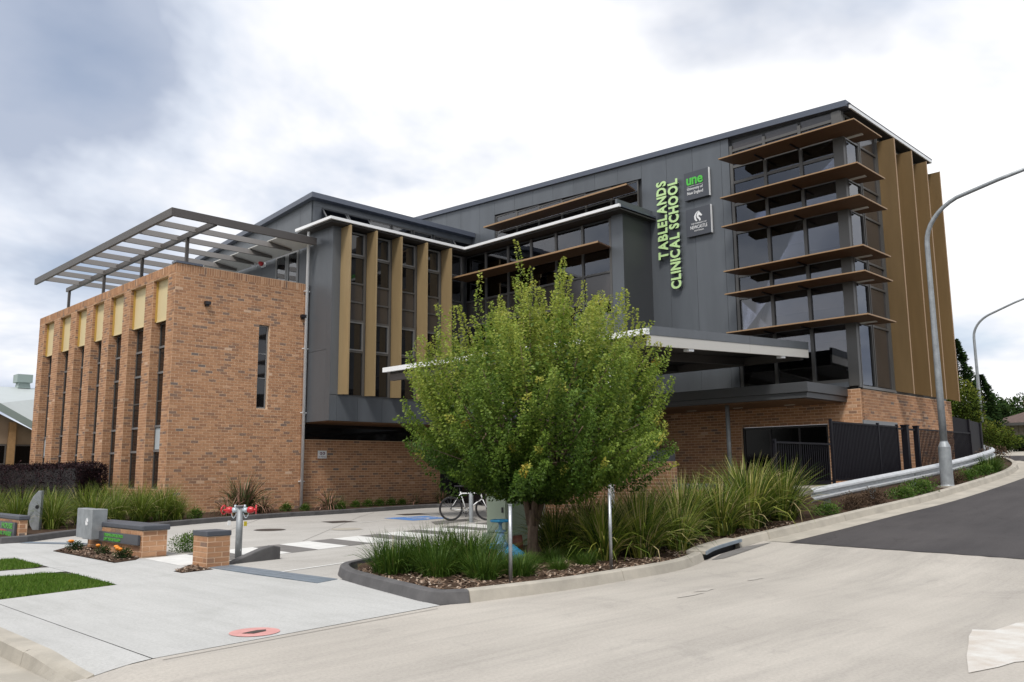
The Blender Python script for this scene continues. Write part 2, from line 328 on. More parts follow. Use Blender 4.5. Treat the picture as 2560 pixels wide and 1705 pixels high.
def bx(name, mt, parent, *b, bevel=0):
    if name == 'pane' and mt in (M_glass, M_glass2):      # real glazing never sits perfectly flat
        mb = MB().box(*b); j = [random.uniform(-.004, .004) for _ in range(4)]
        ax = 0 if b[1]-b[0] < b[3]-b[2] else 1
        for i, v in enumerate(mb.v):
            v = list(v); v[ax] += j[(i//4)*2+((i % 4) in ((2, 3) if ax == 0 else (1, 2)))]; mb.v[i] = tuple(v)
        return mb.build(name, mt, parent)
    return MB().box(*b).build(name, mt, parent, bevel=bevel)
def smooth_auto(o, ang=40):
    me = o.data
    me.polygons.foreach_set('use_smooth', [True]*len(me.polygons))
    try: me.set_sharp_from_angle(angle=math.radians(ang))
    except Exception: pass
    return o
# ground heights: flat court rising gently to the back, drive climbing to the right
def court(y): return 0.012*max(0.0, y-12) if y < 45 else 0.396
def hill(x):
    if x > 34: return 0.085*22 + 0.03*(x-34) if x < 60 else 2.65
    return 0.085*math.log1p(math.exp(min(60, (x-12)*3)))/3
def sst(a, b, x):
    t = max(0, min(1, (x-a)/(b-a))); return t*t*(3-2*t)
def H(x, y):
    ys = 8.7 + 1.75*sst(15, 18.5, x); k = sst(ys, ys+2.4, y)
    far = sst(26, 34, x)
    k *= (1-far)
    return hill(x)*(1-k) + court(y)*k
def road_z(x, y):
    return hill(x) - (0.12*(1-sst(2.05, 3.1, x)))
def sheet(name, poly, zf, off, mt, cuts_x=(), cuts_y=(), parent=None, thick=0, kind='structure'):
    bm = bmesh.new(); vs = [bm.verts.new((x, y, 0)) for x, y in poly]; bm.faces.new(vs)
    for c in cuts_x: bmesh.ops.bisect_plane(bm, geom=bm.verts[:]+bm.edges[:]+bm.faces[:], plane_co=(c, 0, 0), plane_no=(1, 0, 0))
    for c in cuts_y: bmesh.ops.bisect_plane(bm, geom=bm.verts[:]+bm.edges[:]+bm.faces[:], plane_co=(0, c, 0), plane_no=(0, 1, 0))
    for v in bm.verts: v.co.z = zf(v.co.x, v.co.y) + off
    bmesh.ops.triangulate(bm, faces=bm.faces[:])
    bmesh.ops.recalc_face_normals(bm, faces=bm.faces[:])
    if bm.faces and sum(f.normal.z for f in bm.faces) < 0: bmesh.ops.reverse_faces(bm, faces=bm.faces[:])
    me = bpy.data.meshes.new(name); bm.to_mesh(me); bm.free(); me.materials.append(mt)
    o = bpy.data.objects.new(name, me); COL.objects.link(o)
    if parent: par(o, parent)
    elif kind: o['kind'] = kind
    return o
def fr(a, b, st):
    r = []; x = a
    while x < b: r.append(x); x += st
    return r
def sweep(name, path, prof, mt, zf, closed=False, parent=None, kind='structure'):
    # profile: list of (offset to the left of travel, height)
    n = len(path); vs = []; fs = []; k = len(prof)
    for i, (x, y) in enumerate(path):
        a = Vector(path[max(i-1, 0)]); b = Vector(path[min(i+1, n-1)]); d = (b-a).normalized(); nx, ny = -d.y, d.x
        for o, hh in prof:
            px, py = x+nx*o, y+ny*o
            vs.append((px, py, zf(x, y)+hh))
    for i in range(n-1):
        for j in range(k-1): fs.append((i*k+j, (i+1)*k+j, (i+1)*k+j+1, i*k+j+1))
    fs.append(tuple(range(k))); fs.append(tuple((n-1)*k+j for j in range(k-1, -1, -1)))
    mb = MB(); mb.add(vs, fs)
    o = mb.build(name, mt, parent)
    bm = bmesh.new(); bm.from_mesh(o.data); bmesh.ops.recalc_face_normals(bm, faces=bm.faces[:]); bm.to_mesh(o.data); bm.free()
    if kind and not parent: o['kind'] = kind
    return o
def resample(pts, step=0.35):
    # smooth a polyline with Catmull-Rom and resample
    P = [Vector(p) for p in pts]; out = []
    for i in range(len(P)-1):
        p0, p1, p2, p3 = P[max(i-1, 0)], P[i], P[i+1], P[min(i+2, len(P)-1)]
        m = max(1, int((p2-p1).length/step))
        for k in range(m):
            t = k/m
            out.append(0.5*((2*p1)+(p2-p0)*t+(2*p0-5*p1+4*p2-p3)*t*t+(3*p1-p0-3*p2+p3)*t**3))
    out.append(P[-1]); return [tuple(v) for v in out]

# ------------------------------------------------------------------ bricks
BC, BLn, JT = 0.0915, 0.254, 0.0165       # course, brick module, joint
BRICK_MESH = {}
def rt_tint():
    r = random.random()
    if r < 0.10: return random.uniform(0.04, 0.22)
    if r < 0.985: return min(0.9, max(0.15, random.gauss(0.48, 0.15)))
    return random.uniform(0.85, 1.0)
def brick_mesh(ln, ht, tq, axis):
    key = (round(ln, 2), round(ht, 3), tq, axis)
    if key not in BRICK_MESH:
        mb = MB(); l, hh, p = ln/2, ht/2, 0.016
        if axis == 'y': mb.box(-l, l, -p, p, -hh, hh, tq/12)
        else: mb.box(-p, p, -l, l, -hh, hh, tq/12)
        me = bpy.data.meshes.new('brick'); me.from_pydata(mb.v, [], mb.f); me.materials.append(M_brick)
        a = me.attributes.new('tint', 'FLOAT', 'FACE'); a.data.foreach_set('value', mb.t)
        BRICK_MESH[key] = me
    return BRICK_MESH[key]
def lay(u0, u1, z0, z1, holes=(), course=None):
    # returns (uc, zc, len, ht) of every brick of a stretcher-bond wall
    c = course or BC; out = []; r = 0; z = z0
    while z + c*0.6 < z1:
        hh = min(c, z1-z)
        u = u0 - (BLn/2 if r % 2 else 0)
        while u < u1 - 0.03:
            a, b = max(u, u0), min(u+BLn, u1)
            segs = [(a, b)]
            for h0, h1, g0, g1 in holes:
                if z + hh*0.5 > g0 and z + hh*0.5 < g1:
                    ns = []
                    for p, q in segs:
                        if q <= h0 or p >= h1: ns.append((p, q))
                        else:
                            if p < h0: ns.append((p, h0))
                            if q > h1: ns.append((h1, q))
                    segs = ns
            for p, q in segs:
                if q-p > 0.045: out.append(((p+q)/2, z+hh/2, q-p-JT, hh-JT))
            u += BLn
        z += c; r += 1
    return out
def put_bricks(bricks, axis, plane, parent, single=0, key=None, name='brickwork'):
    # axis 'y': wall facing -y at y = plane ; axis 'x': wall facing -x at x = plane
    if key: bricks = sorted(bricks, key=key)
    mb = MB()
    for i, (u, z, l, hh) in enumerate(bricks):
        t = rt_tint(); pr = plane + 0.0115 + random.uniform(-0.002, 0.002)
        if i < single:
            o = bpy.data.objects.new('brick', brick_mesh(l, hh, int(t*12), axis)); COL.objects.link(o)
            o.location = (u, pr, z) if axis == 'y' else (pr, u, z)
            par(o, parent)
        elif axis == 'y': mb.box(u-l/2, u+l/2, pr-0.016, pr+0.016, z-hh/2, z+hh/2, t)
        else: mb.box(pr-0.016, pr+0.016, u-l/2, u+l/2, z-hh/2, z+hh/2, t)
    if mb.v: mb.build(name, M_brick, parent, kind='stuff')

# ================================================================== SETTING
# terrain: fine near the site, coarse to the horizon
def axis_vals(lo, hi, step, far):
    v = fr(lo, hi+1e-6, step); g = step
    a = [lo]; b = [hi]
    while a[-1] > -far: g *= 1.6; a.append(a[-1]-g)
    g = step
    while b[-1] < far: g *= 1.6; b.append(b[-1]+g)
    return sorted(set([round(q, 3) for q in a+v+b]))
xs = axis_vals(-4, 60, 1.0, 900); ys_ = axis_vals(-12, 56, 1.0, 900)
mb = MB(); nx, ny = len(xs), len(ys_)
mb.add([(x_, y_, H(x_, y_)-0.22) for x_ in xs for y_ in ys_],
       [(i*ny+j, (i+1)*ny+j, (i+1)*ny+j+1, i*ny+j+1) for i in range(nx-1) for j in range(ny-1)])
mb.build('ground', M_ground, smooth=True, kind='structure')
flat = lambda x_, y_: court(y_) - (.12*(1-sst(2.05, 3.1, x_))*(1-sst(7.25, 8.6, y_)) if y_ < 8.7 else 0)
# street in front, its gutter and kerb
sheet('street', [(-40, -60), (2.05, -60), (2.05, 60), (-40, 60)], lambda a, b: -0.13, 0, M_asph)
sheet('gutter', [(2.055, 7.35), (2.40, 7.35), (2.40, 60), (2.055, 60)], lambda a, b: -0.125 + 0.02*(a-2.05), 0.0, M_kerb, cuts_x=(2.2,))
kp = [(2.385, y_) for y_ in (40, 30, 20, 14, 10, 9, 8.4)]
sweep('street_kerb', kp, [(0, -0.16), (0.03, 0.0), (0.06, 0.015), (0.21, 0.015), (0.21, -0.2)], M_kerb, lambda a, b: flat(a, b))
ve = []; st = 10
prof = lambda k: [(0, -0.16), (0.03+0.09*k, -0.115*k), (0.09+0.07*k, 0.012-0.07*k), (0.21, 0.012-0.05*k), (0.21, -0.2)]
mb = MB(); P5 = []
for i in range(st+1):
    k = sst(0, 1, i/st); y_ = 8.388-1.15*i/st
    P5 += [(2.385+o, y_, hh) for o, hh in prof(k)]
mb.add(P5, [(i*5+j, (i+1)*5+j, (i+1)*5+j+1, i*5+j+1) for i in range(st) for j in range(4)] + [tuple(range(st*5+4, st*5-1, -1))])
o = mb.build('street_kerb', M_kerb, kind='structure'); o.data.flip_normals()
# beige drive apron
APX = [2.05, 2.3, 2.6, 2.85, 3.1]
sheet('driveway', [(2.058, -30), (14.6, -30), (14.30, 3.7), (14.6, 7.45), (14.5, 8.0), (12.9, 8.0), (12.3, 7.9), (11.1, 7.57), (8.3, 7.42), (6.83, 7.56), (6.6, 7.64), (6.49, 7.655), (3.12, 7.285), (2.6, 7.262), (2.4, 7.3), (2.058, 7.34)],
      road_z, 0.0, M_apron, cuts_x=APX+fr(10.5, 14.7, 0.4))
# pavements: separate concrete slabs with open joints over a dirt bed
sheet('joint_bed', [(2.6, 7.2), (6.6, 7.5), (6.62, 8.6), (6.9, 9.8), (7.1, 11.2), (6.8, 14), (6.6, 15), (6.6, 45), (2.6, 45)], flat, -0.012, M_dirtjoint, cuts_x=(2.75, 2.9, 3.1), cuts_y=fr(7.4, 8.8, .2)+fr(12, 45, 4))
sheet('footpath', [(2.585, 7.25), (3.055, 7.275), (3.04, 12.0), (2.585, 12.0)], flat, 0.004, M_path, cuts_x=(2.75, 2.9), cuts_y=fr(7.4, 8.8, .2)+[12])
sheet('footpath', [(3.067, 7.275), (6.47, 7.66), (6.5, 7.9), (6.62, 8.6), (6.88, 9.8), (7.08, 10.6), (6.86, 12.0), (6.60, 13.4), (6.39, 13.33), (6.39, 13.05), (5.83, 12.95), (5.83, 13.25), (6.36, 13.9), (6.2, 15.5), (6.04, 15.25), (5.62, 15.05), (4.66, 15.02), (4.66, 12.35), (3.05, 12.0)], flat, 0.004, M_path, cuts_y=(12,))
sheet('footpath', [(2.60, 14.42), (4.652, 14.42), (4.652, 15.18), (2.60, 15.18)], flat, 0.004, M_path)
sheet('footpath', [(4.66, 15.028), (5.61, 15.058), (5.52, 17.9), (6.04, 18.6), (6.9, 19.2), (6.9, 20.2), (5.7, 20.2), (5.1, 20.4), (5.1, 45), (2.585, 45), (2.585, 17.03), (4.652, 17.0)], flat, 0.004, M_path, cuts_y=fr(18, 45, 4))
sheet('car_park', [(6.30, 13.38), (6.61, 13.40), (6.87, 12.0), (7.10, 10.5), (7.5, 10.2), (19, 10.2), (24.4, 10.2), (24.4, 29), (13, 26.9), (5.0, 26), (5.1, 20.41), (5.71, 20.205), (6.905, 20.205), (6.905, 19.19), (6.72, 18.5), (6.72, 15.52), (6.21, 15.5), (6.37, 13.92)], flat, 0.002, M_court, cuts_y=(12,))
# asphalt drive climbing to the right, with gutter and kerb
KP = [(13.35, 8.01), (14.3, 8.0), (16, 7.8), (18.1, 7.58), (20.9, 7.27), (25.2, 7.18), (27.5, 7.3), (29.6, 7.7), (31.6, 8.5), (33.2, 9.7), (34.3, 11.4), (35, 13.6)]
kr = resample(KP, 0.5)
def ribbon(name, path, o0, o1, off, mt, seg=1, skip=lambda x_, y_: False):
    vs = []; fs = []; n = len(path)
    for i, (x_, y_) in enumerate(path):
        a = Vector(path[max(i-1, 0)]); b = Vector(path[min(i+1, n-1)]); d = (b-a).normalized()
        for j in range(seg+1):
            o_ = o0+(o1-o0)*j/seg; px, py = x_-d.y*o_, y_+d.x*o_
            vs.append((px, py, hill(x_)+off))
    k = seg+1
    for i in range(n-1):
        for j in range(seg): fs.append((i*k+j, (i+1)*k+j, (i+1)*k+j+1, i*k+j+1))
    mb = MB().add(vs, fs); return mb.build(name, mt, kind='structure')
gk = [p for p in kr if p[0] >= 14.44]
gk = [(14.445, 7.985)] + gk
ribbon('gutter', gk, -0.5, 0.0, 0.004, M_kerb)
vs = []; fs = []
for i, (x_, y_) in enumerate(gk):
    a = Vector(gk[max(i-1, 0)]); b = Vector(gk[min(i+1, len(gk)-1)]); d = (b-a).normalized()
    px, py = x_+d.y*0.503, y_-d.x*0.503
    tx = px if px < 27 else 27+(px-27)*2.2
    ex = min(tx, 46)
    ym = 3.7 if px < 27 else 3.7-(px-27)*.2; e0 = ex if i else 14.12; NJ = 24
    for j in range(NJ+1):
        k = j/NJ; jx = random.uniform(-.022, .022) if i == 0 else 0
        vs.append((px+(e0-px)*k+jx, py+(ym-py)*k, hill(px+(e0-px)*k)+.008))
    vs.append((ex if i else 14.45, -25, hill(min(ex, 46))+0.008))
for i in range(len(gk)-1):
    for j in range(NJ+1): fs.append((i*(NJ+2)+j, i*(NJ+2)+j+1, (i+1)*(NJ+2)+j+1, (i+1)*(NJ+2)+j))
MB().add(vs, fs).build('road', M_asph, kind='structure')
sheet('far_driveway', [(35.2, 2), (60, 2), (60, 13), (36, 12.5), (34.6, 10.4), (34, 8.6)], lambda a, b: hill(a), 0.03, M_kerb, cuts_x=fr(35, 60, 3))
KPROF = [(0.0, -0.2), (0.0, 0.0), (0.035, 0.125), (0.055, 0.14), (0.15, 0.145), (0.165, 0.135), (0.165, -0.2)]
isl_dark = [(10.4, 11.95), (9.4, 11.9), (8.4, 11.74), (7.6, 11.36), (7.13, 10.62), (6.88, 9.8), (6.64, 8.7), (6.50, 8.0), (6.56, 7.72), (6.83, 7.56)]
sweep('kerb_charcoal', resample(isl_dark, 0.12), KPROF, M_dkerb, lambda a, b: court(b))
isl_l1 = [(6.84, 7.557), (8.3, 7.42), (9.7, 7.46), (11.1, 7.57), (12.3, 7.88)]
kz = lambda a, b: hill(a)
allk = resample(isl_l1 + [(12.9, 8.02)] + [p for p in KP if p[0] > 13.9], 0.3)
def clip(path, a, b):
    out = []
    for p, q in zip(path[:-1], path[1:]):
        if q[0] <= a or p[0] >= b: continue
        f_ = lambda x_: (x_, p[1]+(q[1]-p[1])*(x_-p[0])/max(1e-6, q[0]-p[0]))
        if p[0] < a: out.append(f_(a))
        elif not out: out.append(p)
        out.append(f_(b) if q[0] > b else q)
    return out
ends = [6.845, 9.6, 12.25, 13.65, 14.6, 17.2, 20.3, 24.0, 28.5, 34.9]
for a, b in zip(ends[:-1], ends[1:]):
    if a == 12.25: continue                      # drain inlet here
    sweep('kerb', clip(allk, a+.006, b-.006), KPROF, M_kerb, kz)
inlet = clip(allk, 12.25, 13.65)
# planted beds (soil raised to the kerb tops)
bed_poly = [(p[0]+0.10, p[1]+0.0) for p in [(7.3, 10.6), (7.03, 9.75), (6.8, 8.7), (6.66, 8.05), (6.72, 7.86)]] + [(8.3, 7.57), (9.7, 7.61), (11.1, 7.72), (12.2, 8.03), (13.0, 8.15), (14.3, 8.15), (16, 7.96), (18.1, 7.74), (20.9, 7.42), (25.2, 7.34), (27.5, 7.46), (29.6, 7.86), (31.5, 8.66), (33, 9.85), (34, 11.4), (34, 13), (30, 10.0), (24.2, 10.0), (18.4, 10.4), (18.4, 11.8), (10, 11.8), (8.45, 11.6), (7.8, 11.2)]
bedz = lambda a, b: H(a, b)+0.10+0.012*math.sin(a*5.1+b*3.3)+0.01*math.sin(a*9.7-b*7.1)
bed = sheet('garden_bed', bed_poly, bedz, 0, M_soil, cuts_x=fr(7, 34, 0.5), cuts_y=fr(8, 13, 0.4))
ckp = [(5.25, 20.25), (5.75, 20.3), (7.1, 21.35), (9.5, 22.5), (10.9, 23.15), (12.8, 23.75), (14.4, 24.15), (15.2, 24.2), (18, 24.7), (20.6, 25.25), (21.5, 25.1), (22.3, 24.6)]
ckr = resample(ckp, 0.4)
sweep('kerb_charcoal', ckr, [(0, -0.1), (0, 0.12), (0.02, 0.14), (0.15, 0.14), (0.17, 0.12), (0.17, -0.1)], M_dkerb, lambda a, b: court(b))
bedz2 = lambda a, b: court(b)+0.10
sheet('garden_bed', [(p[0]-0.02, p[1]+0.12) for p in ckp] + [(22.6, 27.0), (11.4, 26.9), (11.6, 45), (5.3, 45)], bedz2, 0, M_soil, cuts_x=fr(6, 22, 1.5), cuts_y=fr(21, 45, 1.5))
# small soil pockets beside the footpath
sheet('garden_bed', [(5.62, 15.06), (6.04, 15.26), (6.24, 15.56), (6.24, 18.7), (6.04, 18.6), (5.53, 17.9)], flat, 0.012, M_soil, cuts_y=(16, 17))
sheet('garden_bed', [(5.84, 12.96), (6.385, 13.06), (6.395, 13.32), (6.36, 13.88), (5.84, 13.24)], flat, 0.006, M_soil)
# lawns
lw1 = [(2.62, 12.0), (3.05, 12.02), (4.63, 12.36), (4.64, 13.9), (4.35, 14.40), (2.62, 14.41)]
lw2 = [(2.62, 15.19), (4.45, 15.3), (4.64, 15.5), (4.62, 16.95), (2.62, 17.0)]
def inpoly(x_, y_, poly):
    c = False; j = len(poly)-1
    for i in range(len(poly)):
        xi, yi = poly[i]; xj, yj = poly[j]
        if (yi > y_) != (yj > y_) and x_ < (xj-xi)*(y_-yi)/(yj-yi)+xi: c = not c
        j = i
    return c
def scatter_in(poly, n):
    xa = [p[0] for p in poly]; ya = [p[1] for p in poly]; out = []
    while len(out) < n:
        x_, y_ = random.uniform(min(xa), max(xa)), random.uniform(min(ya), max(ya))
        if inpoly(x_, y_, poly): out.append((x_, y_))
    return out
for lp, n, lab in ((lw1, 16000, 'short green lawn strip nearest the camera beside the footpath'), (lw2, 9000, 'second smaller lawn strip behind the first along the footpath')):
    sheet('lawn_soil', lp, flat, 0.0, M_ground)
    mb = MB()
    for x_, y_ in scatter_in(lp, n):
        a = random.uniform(0, 6.28); w = 0.006; hh = random.uniform(0.02, 0.05); lx, ly = random.uniform(-.02, .02), random.uniform(-.02, .02); z_ = court(y_)
        mb.add([(x_-w*math.cos(a), y_-w*math.sin(a), z_), (x_+w*math.cos(a), y_+w*math.sin(a), z_), (x_+lx, y_+ly, z_+hh)], [(0, 1, 2)], random.betavariate(2.5, 2.5))
    o = mb.build('lawn', M_lawn); tag(o, lab, 'lawn', kind='stuff')
# mulch chips
mb = MB()
front = [(7.1, 10.4), (6.95, 9.6), (6.72, 8.3), (6.85, 7.78), (8.3, 7.62), (11.1, 7.77), (12.4, 8.1), (14.3, 8.2), (16, 8.02), (16, 8.6), (12, 9.6), (9.5, 10.8), (8, 11)]
chips = scatter_in(front, 5200) + scatter_in([(5.62, 15.1), (6.24, 15.6), (6.24, 18.5), (5.6, 17.8)], 500) + scatter_in([(5.86, 13.0), (6.38, 13.08), (6.37, 13.8), (5.86, 13.24)], 160)
for x_, y_ in chips:
    a = random.uniform(0, 6.28); l = random.uniform(.012, .05); w = random.uniform(.006, .016)
    z_ = (bedz(x_, y_) if y_ < 12 else court(y_)+.012)+random.uniform(0.0, .022)
    c, s_ = math.cos(a), math.sin(a); tl = random.uniform(-.015, .015)
    mb.add([(x_+c*l-s_*w, y_+s_*l+c*w, z_+tl), (x_+c*l+s_*w, y_+s_*l-c*w, z_+tl), (x_-c*l+s_*w, y_-s_*l-c*w, z_-tl), (x_-c*l-s_*w, y_-s_*l+c*w, z_-tl)], [(0, 3, 2, 1)], random.betavariate(1.6, 1.8))
tag(mb.build('mulch', M_chip), 'brown bark chips and litter spread over the beds', 'mulch', kind='stuff')
# ---- painted markings on the court: crossing stripes
cp = bpy.data.objects.get('car_park')
sx = 6.22; k = 1
def topy(x_): return 15.85+0.245*(x_-8.3)
def boty(x_): return 14.37+0.235*(x_-8.3)
while sx < 18.6:
    w = 0.84 if k % 2 else 0.68; b = sx+w
    if sx > 6.1:
        q = [(sx+.004, boty(sx)), (b-.004, boty(b)), (b-.004, topy(b)), (sx+.004, topy(sx))]
        MB().add([(x_, y_, court(y_)+0.007) for x_, y_ in q], [(0, 1, 2, 3)]).build('crossing_stripe', M_wpaint if k % 2 else M_gpaint, cp)
    sx = b; k += 1
for q in ([(15.2, 18.2), (17.4, 18.9), (17.9, 19.6), (15.9, 19.25)], [(17.6, 18.3), (19.6, 18.6), (20.2, 19.6), (18.2, 19.2)]):
    MB().add([(x_, y_, court(y_)+0.008) for x_, y_ in q], [(0, 1, 2, 3)]).build('crossing_stripe', M_gpaint, cp)
q = [(15.85, 20.0), (17.35, 20.1), (17.5, 21.5), (15.9, 21.5)]
bb = MB().add([(x_, y_, court(y_)+0.007) for x_, y_ in q], [(0, 1, 2, 3)]).build('parking_badge', M_bpaint, cp)
def strip(name, pts, w, z0, mt, parent):
    mb = MB()
    for a, b in zip(pts[:-1], pts[1:]):
        a = Vector(a); b = Vector(b); d = (b-a).normalized(); n = Vector((-d.y, d.x))*w/2; a = a-d*w*.3; b = b+d*w*.3
        mb.add([(p.x, p.y, court(p.y)+z0) for p in (a-n, b-n, b+n, a+n)], [(0, 1, 2, 3)])
    return mb.build(name, mt, parent)
th = [math.radians(a) for a in range(200, 430, 20)]
strip('wheelchair_symbol', [(16.55+.32*math.cos(a), 20.65+.32*math.sin(a)) for a in th], .08, 0.0115, M_wpaint, bb)
strip('wheelchair_symbol', [(16.55, 21.2), (16.6, 20.75), (16.95, 20.7), (17.05, 20.35), (17.2, 20.32)], .09, 0.0125, M_wpaint, bb)
strip('bay_line', [(8.5, 11.98), (10.4, 12.5), (12.2, 13.1)], .10, 0.007, M_wpaint, cp)
strip('bay_line', [(6.9, 12.0), (7.9, 12.25), (8.9, 12.5)], .07, 0.0075, M_wpaint, cp)
strip('bay_line', [(14.2, 20.3), (15.7, 20.9), (19.5, 22.2)], .06, 0.007, M_wpaint, cp)
# slab joints across the court
for pts in ([(6.9, 16.9), (10.5, 20.6), (13.2, 24.0)], [(10.0, 16.4), (15.8, 22.6), (17.5, 24.2)], [(9.0, 12.2), (16.5, 19.0)]):
    strip('slab_joint', pts, .012, 0.0055, M_dirtjoint, cp)
# arrow on the apron and worn lettering
dr = bpy.data.objects.get('driveway')
def flatpoly(name, poly, mt, parent, z0=0.006, zf=None):
    f_ = zf or road_z
    return MB().add([(x_, y_, f_(x_, y_)+z0) for x_, y_ in poly], [tuple(range(len(poly)))]).build(name, mt, parent)
flatpoly('lane_arrow', [(7.0, 2.28), (7.35, 2.18), (7.62, 2.14), (9.6, 1.0), (9.9, 1.35), (9.05, 2.28), (9.75, 2.5), (9.5, 2.62), (8.95, 2.66), (8.86, 2.82), (8.70, 2.78), (8.50, 2.74), (8.1, 2.62), (7.6, 2.48)], M_worn, dr)
def blob(cx_, cy_, rx, ry, n=11):
    a0 = random.random()*6
    return [(cx_+rx*random.uniform(.55, 1.1)*math.cos(a0+2*math.pi*i/n), cy_+ry*random.uniform(.55, 1.1)*math.sin(a0+2*math.pi*i/n)) for i in range(n)]
# worn road letters near the kerb (only fragments remain)
for (cx_, cy_, rx, ry) in ((9.5, 6.12, .22, .07), (9.0, 6.0, .32, .04), (10.9, 6.2, .24, .06)):
    flatpoly('worn_letter', blob(cx_, cy_, rx, ry, 17), M_fade, dr)
strip('slab_joint', [(3.1, 7.16), (6.3, 7.5)], .01, 0.0045, M_dirtjoint, dr)
rd = bpy.data.objects.get('road')
flatpoly('lane_arrow', [(19.5, 2.9), (21.5, 2.0), (21.2, 3.2), (24, 3.6), (24, 4.0), (21.0, 3.7), (20.9, 4.3)], M_wpaint, rd, 0.016, lambda a, b: hill(a))

# ================================================================== BUILDINGS
def window(parent, axis, plane, u0, u1, z0, z1, fw=0.05, mt=None, gl=None, depth=0.06, name='window', bars_z=(), bars_u=(), tilt=0.0):
    """a framed window in a wall facing -y (axis 'y') or -x (axis 'x'); the pane is its sub-part"""
    mt = mt or M_frame; gl = gl or M_glass
    mb = MB(); a, b = plane-depth/2, plane+depth/2
    def bar(p, q, r, s_):
        if axis == 'y': mb.box(p, q, a, b, r, s_)
        else: mb.box(a, b, p, q, r, s_)
    bar(u0, u0+fw, z0, z1); bar(u1-fw, u1, z0, z1); bar(u0+fw, u1-fw, z0, z0+fw); bar(u0+fw, u1-fw, z1-fw, z1)
    for z_ in bars_z: bar(u0+fw, u1-fw, z_-fw*.4, z_+fw*.4)
    for u_ in bars_u: bar(u_-fw*.4, u_+fw*.4, z0+fw, z1-fw)
    if tilt:
        c, s_ = math.cos(tilt), math.sin(tilt)
        mb.v = [(x_, plane-(z1-z_)*s_+(y_-plane)*c, z1-(z1-z_)*c) for x_, y_, z_ in mb.v]
    w = mb.build(name, mt, parent)
    g = MB()
    if axis == 'y': g.box(u0+fw*.6, u1-fw*.6, plane-.006, plane+.006, z0+fw*.6, z1-fw*.6)
    else: g.box(plane-.006, plane+.006, u0+fw*.6, u1-fw*.6, z0+fw*.6, z1-fw*.6)
    if tilt: g.v = [(x_, plane-(z1-z_)*s_+(y_-plane)*c, z1-(z1-z_)*c) for x_, y_, z_ in g.v]
    g.build('pane', gl, w)
    return w
# ------------------------------------------------------------------ brick wing on the left
BB = empty('brick_building', (11.35, 26.73, 0.1), 'two storey orange brick wing with tall pilasters and cream panels on the left', 'building')
X0, Y0, X1b = 11.35, 26.73, 16.17
core = MB()
core.box(X0+0.41, X1b, Y0+.25, 40.6, 0.0, 8.15)
# front wall with a slot for the window
core.box(X0+.002, 14.35, Y0, Y0+.25, 0.0, 8.28); core.box(14.75, X1b, Y0, Y0+.25, 0.0, 8.28)
core.box(14.35, 14.75, Y0, Y0+.25, 0.0, 3.70); core.box(14.35, 14.75, Y0, Y0+.25, 6.60, 8.28)
wall = core.build('wall', M_mortar, BB)
hole = [(14.35, 14.75, 3.70, 6.60)]
fb = lay(X0, X1b, 0.10, 8.05, hole)
put_bricks(fb, 'y', Y0, wall, single=300, key=lambda b: (b[0]-X0)*1.0+abs(b[1]-3.4)*.55)
sol = []; u = X0
while u < X1b-.05: sol.append((u+.043, 8.165, .086-JT, .235)); u += .0862
put_bricks(sol, 'y', Y0, wall, name='soldier_course')
bx('flat_roof', M_galpaint, BB, X0+.45, X1b-.02, Y0+.27, 40.5, 8.152, 8.17)
bx('coping_flashing', M_flash, BB, X0-.03, X0+.88, Y0-.04, Y0+.3, 8.30, 8.37)
bx('parapet_cap', M_mortar, BB, X0, X1b, Y0+.004, Y0+.26, 8.281, 8.298)
window(BB, 'y', Y0+.12, 14.36, 14.74, 3.71, 6.59, .045, M_lframe, M_glass2, bars_z=(4.75, 5.6))
# west side: pilasters, cream panels, windows
near = [26.73, 28.48, 30.43, 32.31, 34.13, 35.95, 37.88, 39.9]; wid = [.57, .63, .63, .66, .66, .64, .75, .7]
west = MB(); bw_x = []; bw_y = []
for n_, w_ in zip(near, wid):
    y1_ = n_ if n_ > 27 else n_+.256
    pil = MB().box(X0, X0+.42, y1_, n_+w_, 0.0, 7.96).build('pilaster', M_mortar, BB)
    put_bricks(lay(n_, n_+w_, 0.10, 7.96), 'x', X0, pil)
    if n_ > 27: put_bricks(lay(X0, X0+.31, 0.10, 7.96), 'y', n_, pil)
hd = MB().box(X0, X0+.42, Y0+.256, 40.6, 7.962, 8.29).build('parapet', M_mortar, BB)
vv = []; u = Y0
while u < 40.55: vv.append((u+.043, 8.165, .086-JT, .235)); u += .0862
put_bricks(vv+lay(Y0, 40.6, 7.97, 8.05), 'x', X0, hd)
sill = MB().box(X0+.27, X0+.5, Y0+.3, 40.5, 0.0, 1.02).build('sill_wall', M_mortar, BB)
for i in range(7):
    a, b = near[i]+wid[i]+.004, near[i+1]-.02
    put_bricks(lay(a, b, 0.1, 1.0), 'x', X0+.27, sill)
    pnl = bx('cream_panel', M_cream, BB, X0+.17, X0+.24, a, b-.012, 6.56, 7.955)
    bx('panel_trim', M_cream, pnl, X0+.15, X0+.17, a, b, 6.54, 6.58)
    bx('panel_return', M_yel, pnl, X0+.10, X0+.235, b-.012, b, 6.56, 7.95)
    w = window(BB, 'x', X0+.33, a, b, 1.03, 6.53, .05, M_frame, M_glass2, bars_z=(2.26, 3.07, 3.9, 4.85, 5.71))
    for z_ in (2.26, 3.07, 4.85, 5.71): bx('transom', M_lframe, w, X0+.275, X0+.30, a+.02, b-.02, z_-.035, z_+.035)
    if i in (0, 6): bx('infill_panel', M_lblue, w, X0+.312, X0+.322, a+.05, b-.05, 2.31, 3.02)
def thing_box(name, label, cat, parts, loc, group=None):
    e_ = empty(name, loc, label, cat, group)
    for nm, mt, b in parts: bx(nm, mt, e_, *b)
    return e_
